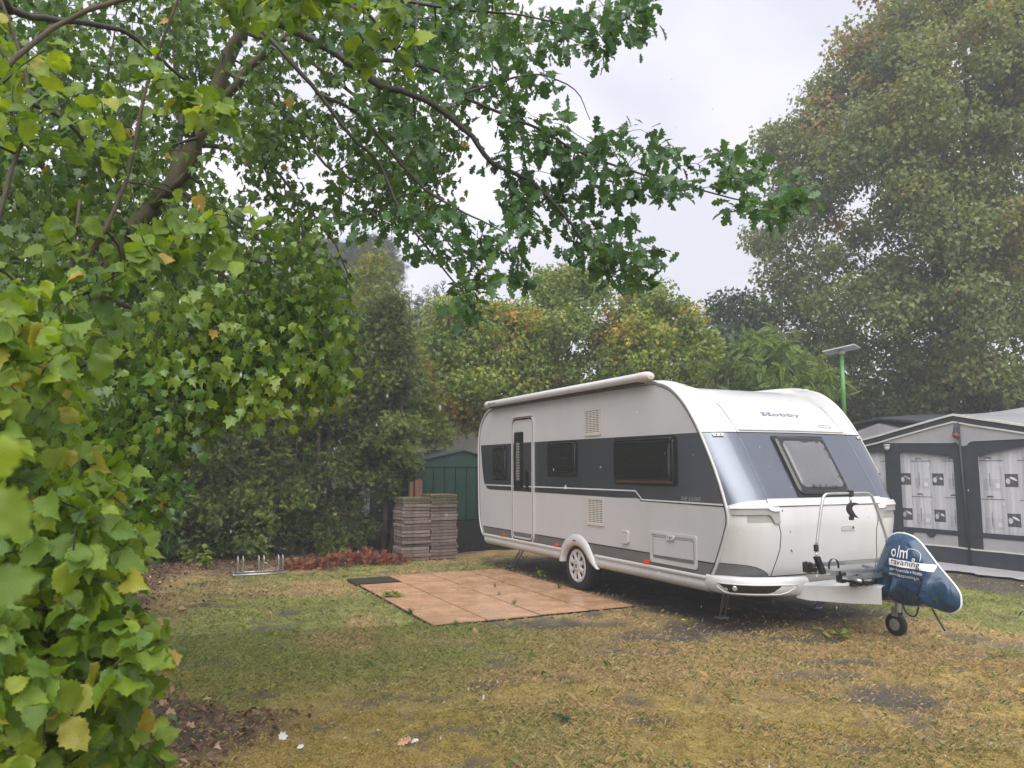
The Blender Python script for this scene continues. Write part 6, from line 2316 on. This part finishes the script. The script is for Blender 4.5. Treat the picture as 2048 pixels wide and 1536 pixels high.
for wi, (a, c, z0, z1) in enumerate(WIN):
    win = strip('window_film', a, c, lambda y: z0 - .02, lambda y: 1.95, TX + .018, .002, M['film'], n=2)
    a2, c2 = a - .04, c + .04
    n = int((c2 - a2) / .012)
    V = []
    for i in range(n + 1):
        y = a2 + (c2 - a2) * i / n
        for z in (.50, 1.2, 1.97):
            V.append((TX + .075 + cwave(y, z), y, z))
    cu = mesh('curtain', V, [(i * 3 + k, i * 3 + k + 1, (i + 1) * 3 + k + 1, (i + 1) * 3 + k) for i in range(n) for k in range(2)], M['curtain'], TT, smooth='all')
    PR = {k: MB() for k in ('curtainblack', 'curtainpale', 'curtaingrey')}

    def patch(k, ya, yb, za, zb, lay=1):
        ya, yb = max(ya, a2), min(yb, c2)
        if yb - ya < .004:
            return
        m_ = max(1, int((yb - ya) / .012))
        V = []
        for i in range(m_ + 1):
            y = ya + (yb - ya) * i / m_
            for z in (za, zb):
                V.append((TX + .075 + cwave(y, z) - .0025 * lay, y, z))
        PR[k].add(V, [(2 * i, 2 * i + 1, 2 * i + 3, 2 * i + 2) for i in range(m_)])

    def disc(k, yc, zc, ry, rz, tilt=0, lay=2, half=False):
        V = []
        N = 12
        for i in range(N):
            t = (PI if half else 2 * PI) * i / (N - 1 if half else N)
            u, v = ry * math.cos(t), rz * math.sin(t)
            y, z = yc + u * math.cos(tilt) - v * math.sin(tilt), zc + u * math.sin(tilt) + v * math.cos(tilt)
            y = min(max(y, a2), c2)
            V.append((TX + .075 + cwave(y, z) - .0025 * lay, y, z))
        PR[k].add(V, [tuple(range(N))])
    for cy_ in range(8):
        yc = 10.4 - .605 * cy_
        for rz_ in range(-1, 3):
            zc = 1.395 - .60 * (rz_) + .0
            if a2 - .3 < yc < c2 + .3 and .55 < zc < 1.95:
                patch('curtainblack', yc - .098, yc + .098, zc - .10, zc + .10)
                disc('curtainpale', yc + .045, zc - .01, .038, .045)
                disc('curtainpale', yc - .035, zc + .025, .058, .018, .5)
            ym = yc - .30
            if .5 < zc < 1.9:
                patch('curtaingrey', ym - .13, ym + .13, zc - .16, zc + .02)
                patch('curtainblack', ym + .02, ym + .028, zc - .11, zc + .11, 2)
                patch('curtainpale', ym - .12, ym - .06, zc - .12, zc - .05, 3)
            zl = zc + .30
            if .55 < zl < 1.95:
                patch('curtainblack', ym - .20, ym + .20, zl, zl + .009, 3)
                disc('curtainblack', ym + .03, zl + .035, .06, .026, 0, 4, True)
                patch('curtainpale', yc + .12, yc + .18, zl - .09, zl - .02, 3)
    for k, b in PR.items():
        if b.V:
            b.build('curtain_print', M[k], cu)
lt = thing('lantern', 'small red and dark lantern hanging under the awning tent gable', 'lantern', (TX - .06, 8.12, 2.08))
MB().lathe([(0, .0), (.03, .005), (.05, .03), (.052, .055), (.045, .075)], 'z', (TX - .08, 8.12, 2.06), 16).build('lantern_bowl', M['lampred'], lt, smooth='all')
MB().lathe([(.045, .0), (.035, .03), (.025, .10), (.012, .16), (0, .17)], 'z', (TX - .08, 8.12, 2.135), 14).build('lantern_hood', M['tentdark'], lt, smooth='all')
lt = thing('globe_lamp', 'small clear globe lamp on the awning header beside the caravan nose', 'lamp', (TX - .05, 9.42, 1.95))
MB().lathe([(0, -.06), (.03, -.05), (.045, -.02), (.048, 0), (.04, .01)], 'z', (TX - .06, 9.42, 1.95), 14).build('globe', M['lampwhite'], lt, smooth='all')
MB().lathe([(.04, .01), (.055, .015), (.055, .045), (0, .05)], 'z', (TX - .06, 9.42, 1.95), 14).build('lamp_base', M['tentgrey'], lt, smooth='all')

# a second awning behind
T2 = thing('awning_tent', 'farther grey awning roof with vent ridge, peeping out behind the caravan nose', 'awning tent', (17, 13.7, 0))
b = MB()
V = []
for y in (16.4, 15.0, 13.75, 12.4, 11.2):
    zt = 2.72 - .26 * abs(y - 13.75)
    for t in np.linspace(0, 1, 4):
        V.append((17 + 2.4 * t, y, zt + .16 * t))
b.add(V, [(i * 4 + k, i * 4 + k + 1, (i + 1) * 4 + k + 1, (i + 1) * 4 + k) for i in range(4) for k in range(3)])
b.build('roof_sheet', M['tentroof'], T2)
MB().prism([(16.4, .0), (16.4, 2.02), (13.75, 2.71), (11.2, 2.04), (11.2, 0)], 'x', 17.0, 17.05).build('front_wall', M['tentgrey'], T2)
b = MB()
V = []
for y in (14.9, 13.75, 12.5):
    zt = 2.86 - .12 * abs(y - 13.75)
    V += [(17.0, y, zt), (19.0, y, zt + .16), (17.0, y, zt - .05), (19.0, y, zt + .11)]
b.add(V, [(0, 1, 5, 4), (4, 5, 9, 8), (2, 6, 7, 3), (6, 10, 11, 7), (0, 4, 6, 2), (4, 8, 10, 6)])
b.build('roof_cap', M['tentdark'], T2)

# ------------------------------------------------------------------ solar lamp on a green pole
SL = thing('solar_lamp', 'tilted solar panel on a thin green pole behind the caravan nose', 'solar lamp', (11.0, 9.57, 0))
MB().tube([(11.0, 9.57, 0), (11.0, 9.57, 2.3)], .045, 10).tube([(11.0, 9.57, 2.28), (11.0, 9.57, 3.60)], .034, 10).build('pole', M['green'], SL, smooth='all')
n_ = unit([.0, .10, 1.0])
u_ = unit(np.cross([0.35, 1, 0], n_))
u_ = unit(np.array([.43, -.90, .14]))
v_ = unit(np.cross(n_, u_))
c = np.array([11.0, 9.57, 3.64])
V = [c + u_ * a * .27 + v_ * b_ * .19 + n_ * h for h in (0, .022) for a, b_ in ((-1, -1), (1, -1), (1, 1), (-1, 1))]
FB = [(0, 3, 2, 1), (4, 5, 6, 7), (0, 1, 5, 4), (1, 2, 6, 5), (2, 3, 7, 6), (3, 0, 4, 7)]
mesh('panel_frame', V, FB, M['alu'], SL)
V = [c + u_ * a * .255 + v_ * b_ * .175 + n_ * .024 for a, b_ in ((-1, -1), (1, -1), (1, 1), (-1, 1))]
mesh('solar_cells', V, [(0, 1, 2, 3)], M['panel'], SL)
MB().lathe([(0, -.05), (.05, -.05), (.06, 0), (.03, .02)], 'z', c - [0, 0, .02], 12).build('lamp_head', M['trim'], SL, smooth='all')

# ------------------------------------------------------------------ half hidden caravans beyond the hedge
def far_caravan(x0, x1, y, h, lab, win):
    t = thing('caravan', lab, 'caravan', ((x0 + x1) / 2, y, 0), 'caravans beyond the hedge')
    pr = smooth_path([(x0 + .1, .4), (x0, .6), (x0, 1.5), (x0 + .1, h - .25), (x0 + .45, h), (x1 - .45, h), (x1 - .1, h - .25), (x1, 1.5), (x1, .6), (x1 - .1, .4)], 4)
    MB().prism([tuple(p) for p in pr], 'y', y, y + 2.2).build('body', M['gel'], t)
    for a, c, z0, z1 in win:
        f = MB().prism(rr(a, c, z0, z1, .05), 'y', y - .02, y).build('window', M['rubber'], t)
        MB().prism(rr(a + .03, c - .03, z0 + .03, z1 - .03, .04), 'y', y - .03, y - .02).build('pane', M['glass'], f)
    MB().prism([(x0 + .1, .4), (x1 - .1, .4), (x1 - .1, .1), (x0 + .1, .1)], 'y', y + .1, y + 2.1).build('underside', M['chassis'], t)


far_caravan(4.6, 10.4, 18.2, 2.72, 'white caravan seen in pieces through leaves above the green shed', [(6.1, 7.0, 1.55, 2.02), (8, 9, 1.55, 2.02)])
far_caravan(-1.6, 3.9, 18.6, 2.45, 'white caravan glimpsed through the gap in the conifer hedge', [(0.2, 1.2, 1.1, 1.5)])

# ------------------------------------------------------------------ litter, clippings, weeds, fallen leaves
def scatter(name, n, reg, kind, mat, size, tone, lift=.012, flatn=1.0, lab=None, cat=None):
    x, y = reg(n)
    z = gheight(x, y) + lift * RNG.random(n)
    lv = Leaves(kind)
    R_ = frames(n, RNG.normal(size=(n, 3)) * np.array([1, 1, .25]), np.array([0, 0, flatn]), .1, .42)
    lv.add(np.stack([x, y, z], 1), R_, size * RNG.uniform(.6, 1.3, n), np.clip(tone[0] + RNG.normal(size=n) * tone[1], 0, 1))
    o = lv.build(name, mat, None)
    return tag(o, lab, cat, kind='stuff')


def reg_lit(n):
    out = np.zeros((0, 2))
    while len(out) < n:
        x = RNG.uniform(-3.5, 4.2, n * 4)
        y = RNG.uniform(3, 14, n * 4)
        s, l, g_, m_ = gfield(x, y)
        k = RNG.random(n * 4) < l
        out = np.vstack([out, np.stack([x[k], y[k]], 1)])
    return out[:n, 0], out[:n, 1]


scatter('leaf_litter', 15000, reg_lit, 'small', M['l_brown'], .05, (.42, .25), .03, .8, 'carpet of small dead brown leaves at the hedge foot and under the hazel', 'leaf litter')
scatter('leaf_crumbs', 900, reg_wedge(4.2, 14), 'small', M['l_brown'], .028, (.85, .15), .03, 1, 'pale yellow leaf crumbs sprinkled over the grass', 'leaf litter')


def reg_clip(n):
    t = RNG.random(n)
    return 2.15 + 1.9 * t + RNG.normal(size=n) * .12, 12.75 + RNG.normal(size=n) * .14 + .1 * t


x, y = reg_clip(1100)
lv = Leaves('thuja')
n = 1100
hgt = .16 * np.exp(-((x - 3.1) / .7) ** 2) + .04
z = gheight(x, y) + hgt * RNG.random(n)
lv.add(np.stack([x, y, z], 1), frames(n, np.array([0, 0, .2]), np.array([0, -.3, .7]), 1.0, .5), .13 * RNG.uniform(.6, 1.3, n), np.clip(.28 + .25 * RNG.normal(size=n), 0, 1))
tag(lv.build('conifer_clippings', M['l_rust'], None), 'heap of rust-brown dry conifer clippings left of the slab stacks', 'clippings', kind='stuff')


def weed(px, py, h, lab, kind='laurel', mat='l_laurel', n=12, size=.06, cat='weed', grp=None, spread=.5, name='weed', zb=None):
    p = GZ(px, py)
    if zb is not None:
        p[2] = zb
    t = thing(name, lab, cat, tuple(p), grp)
    b = MB()
    lv = Leaves(kind)
    for k in range(3):
        q = p + [RNG.normal() * .06 * spread, RNG.normal() * .06 * spread, h * RNG.uniform(.6, 1)]
        b.tube([p, (p + q) / 2 + [RNG.normal() * .01, 0, 0], q], [.003, .003, .0015], 4)
        m_ = n // 3
        tt = RNG.uniform(.3, 1, m_)[:, None]
        lv.add(p + (q - p) * tt, frames(m_, RNG.normal(size=(m_, 3)) * np.array([1, 1, .3]) + np.array([0, 0, .35]), np.array([0, -.2, .9]), .1, .35), size * RNG.uniform(.7, 1.2, m_), RNG.uniform(.3, .9, m_))
    b.build('stem', M['l_dark'], t)
    o = lv.build('leaves', M[mat], t)
    if 'kind' in o:
        del o['kind']
    return t


def tuftg(px, py, h, lab, n=26, zb=.012, col=(.07, .16, .03)):
    p = GZ(px, py)
    p[2] = zb
    V, T, C_ = [], [], []
    for k in range(n):
        a = RNG.uniform(0, 2 * PI)
        d = np.array([math.cos(a), math.sin(a), 0])
        q = np.array([-d[1], d[0], 0]) * .0022
        l = h * RNG.uniform(.5, 1.1)
        ln = RNG.uniform(.1, .8)
        b0 = d * RNG.uniform(0, .02)
        i = len(V)
        V += [b0 - q, b0 + q, b0 + d * l * ln * .4 + [0, 0, l * .6] + q * .8, b0 + d * l * ln * .4 + [0, 0, l * .6] - q * .8, b0 + d * l * ln + [0, 0, l * (1 - .4 * ln)]]
        T += [(i, i + 1, i + 2), (i, i + 2, i + 3), (i + 3, i + 2, i + 4)]
        C_ += [np.array(col) * RNG.uniform(.6, 1.5)] * 5
    me = trimesh('grass_tuft', np.array(V), np.array(T), M['grass'], col=np.array(C_), smooth=False)
    o = link('grass_tuft', me, None, tuple(p))
    tag(o, lab, 'grass tuft', 'grass tufts at the wooden floor')


tuftg(991, 1176, .075, 'short dark grass tuft at the joint in the far middle of the wooden floor')
tuftg(998, 1192, .06, 'thin pale grass wisp between the other two tufts on the wooden floor', 12, col=(.12, .14, .07))
tuftg(1029, 1210, .075, 'upright grass tuft nearest the near edge of the wooden floor')
tuftg(915, 1183, .03, 'tiny reddish tuft in the joint left of the dark grass tuft', 10, col=(.12, .06, .03))
tuftg(822, 1228, .10, 'tall grass tuft leaning over the left edge of the wooden floor', 34, 0)
tuftg(912, 1250, .07, 'grass tuft at the near edge of the wooden floor', 30, 0)
tuftg(1118, 1178, .12, 'long grass tuft just left of the caravan wheel', 40, 0)
tuftg(365, 1322, .16, 'arching long grass tuft beside the tips of the hazel bush', 34, 0, (.12, .19, .05))
weed(1083, 1158, .16, 'small leafy weed under the caravan, left of the wheel', 'small', 'l_maple', 36, .05, spread=1)
weed(412, 1142, .42, 'tall light green sprout growing in the litter left of the bicycle stand', 'maple', 'l_hazel', 42, .09, spread=1.6)
weed(775, 1196, .05, 'flat dandelion-like weed on the left side of the wooden floor', 'laurel', 'l_maple', 18, .09, spread=1, zb=.012)
weed(800, 1196, .05, 'second flat weed just right of its twin on the wooden floor', 'laurel', 'l_maple', 15, .08, spread=1, zb=.012)
weed(1365, 1215, .10, 'small sprig in the dark soil under the caravan hatch', 'small', 'l_maple', 24, .04, spread=1.2)
weed(1670, 1270, .07, 'pale green rosette weed in the grass before the drawbar', 'laurel', 'l_hazel', 18, .10, spread=1.5)
weed(350, 1120, .20, 'low green seedling in the litter under the laurel bush', 'maple', 'l_maple', 24, .07, spread=2)
weed(1140, 1440, .05, 'grey-green low weed patch in the near grass, middle', 'small', 'l_dark', 30, .035, spread=1.2)
weed(940, 1105, .16, 'pale weed at the foot of the shed plinth', 'laurel', 'l_dark', 12, .10, spread=1)
weed(330, 1500, .22, 'dark lobed seedling at the bottom edge, right of the hazel', 'oak', 'l_oak', 18, .06, spread=3)


def single_leaf(px, py, size, kind, mat, lab, tilt=.5, k=2):
    p = GZ(px, py)
    p[2] = float(gheight(np.array([p[0]]), np.array([p[1]]))[0]) + .018
    t = thing('fallen_leaf', lab, 'fallen leaf', tuple(p), 'large fallen leaves on the grass')
    v, t_, uv = TL[kind][k % 4]
    v = v - [0, .5, 0]
    R_ = frames(1, np.array([1., .3, .1]), np.array([0, -tilt, .8]), .5, .2)[0]
    me = trimesh('blade', (v * size) @ R_.T, t_, mat, uv, np.full(len(v), .8))
    link('blade', me, t)


single_leaf(568, 1468, .062, 'maple', M['l_white'], 'curled white fallen leaf on yellow moss at the lower left')
single_leaf(600, 1492, .045, 'oak', M['l_white'], 'greyish small fallen leaf just below the white one')
single_leaf(808, 1478, .09, 'oak', M['l_tan'], 'tan dead oak leaf on yellow moss, lower middle')
single_leaf(828, 1475, .05, 'oak', M['l_white'], 'pale scrap of leaf touching the tan oak leaf', k=1)
single_leaf(368, 1217, .12, 'maple', M['l_tan'], 'reddish tan leaf on the grass below the bicycle stand')
single_leaf(538, 1227, .10, 'oak', M['l_tan'], 'orange-tan leaf on the green grass left of the wooden floor')
single_leaf(952, 1262, .09, 'maple', M['l_tan'], 'rust leaf just before the near edge of the wooden floor')
single_leaf(568, 1304, .07, 'small', M['l_white'], 'pale folded leaf in the green grass', k=0) if False else None
for k, (px, py) in enumerate(((330, 1420), (345, 1440), (385, 1470), (350, 1380), (420, 1400))):
    single_leaf(px, py, .075, 'maple', M['l_tan'], ['tan maple leaf in the litter beside the hazel, topmost', 'tan maple leaf in the litter, just below the topmost', 'tan leaf lowest in the litter beside the hazel', 'tan leaf nearest the hazel leaf tips', 'tan leaf at the border of litter and moss'][k], k=k)
M['dandelion'] = simple('dandelion_yellow', (.75, .60, .02), .6)
for k, (px, py, lab) in enumerate(((1457, 1219, 'yellow dandelion head under the caravan nose'), (1366, 1234, 'small yellow flower on dark soil before the hatch'), (2044, 1164, 'yellow flower at the right edge by the awning skirt'), (1877, 1268, 'tiny yellow flower right of the jockey wheel'))):
    p = GZ(px, py + 16)
    t = thing('dandelion', lab, 'flower', tuple(p), 'yellow flowers in the grass')
    h_ = .09 if k == 0 else .05
    MB().tube([p, p + [.004, 0, h_]], .0018, 4).build('stem', M['l_dark'], t)
    MB().lathe([(0, -.004), (.014, .0), (.018, .006), (.008, .010), (0, .009)], 'z', p + [.004, 0, h_], 10).build('flower_head', M['dandelion'], t, smooth='all')

# ------------------------------------------------------------------ rain-laden air
hz = MB().box((-480, -120, -1.0), (480, 560, 24)).build('haze', None, None) if False else None
me = bpy.data.meshes.new('haze')
x0, x1, y0, y1, z0, z1 = -480, 480, -120, 560, -1.2, 24
me.from_pydata([(x0, y0, z0), (x1, y0, z0), (x1, y1, z0), (x0, y1, z0), (x0, y0, z1), (x1, y0, z1), (x1, y1, z1), (x0, y1, z1)], [], FB)
hm = bpy.data.materials.new('rain_haze')
hm.use_nodes = True
hm.node_tree.nodes.clear()
vo = hm.node_tree.nodes.new('ShaderNodeOutputMaterial')
vp = hm.node_tree.nodes.new('ShaderNodeVolumePrincipled')
vp.inputs['Color'].default_value = (0.90, 0.92, 0.97, 1)
vp.inputs['Density'].default_value = 0.0040
hm.node_tree.links.new(vp.outputs[0], vo.inputs['Volume'])
me.materials.append(hm)
tag(link('haze', me), kind='stuff')

# falling drops
nd = 700
a = YAW + np.radians(RNG.uniform(-36, 36, nd))
r = .9 + 6.5 * RNG.random(nd) ** 1.3
z = RNG.uniform(.1, 1, nd) * (1.6 + r * .75)
cen = np.stack([r * np.sin(a), r * np.cos(a), z], 1)
dv = np.array([(0, 0, .0048), (.0013, 0, 0), (0, .0013, 0), (-.0013, 0, 0), (0, -.0013, 0), (0, 0, -.0018)])
dt = np.array([(0, 1, 2), (0, 2, 3), (0, 3, 4), (0, 4, 1), (5, 2, 1), (5, 3, 2), (5, 4, 3), (5, 1, 4)])
V = (cen[:, None, :] + dv[None] * RNG.uniform(.6, 1.3, (nd, 1, 1))).reshape(-1, 3)
T = (np.arange(nd)[:, None, None] * 6 + dt[None]).reshape(-1, 3)
M['water'] = glassmat('rain_water', (.62, .64, .68), .05, .45)
tag(link('raindrops', trimesh('raindrops', V, T, M['water'])), 'scattered falling raindrops in front of the whole scene', 'rain', kind='stuff')
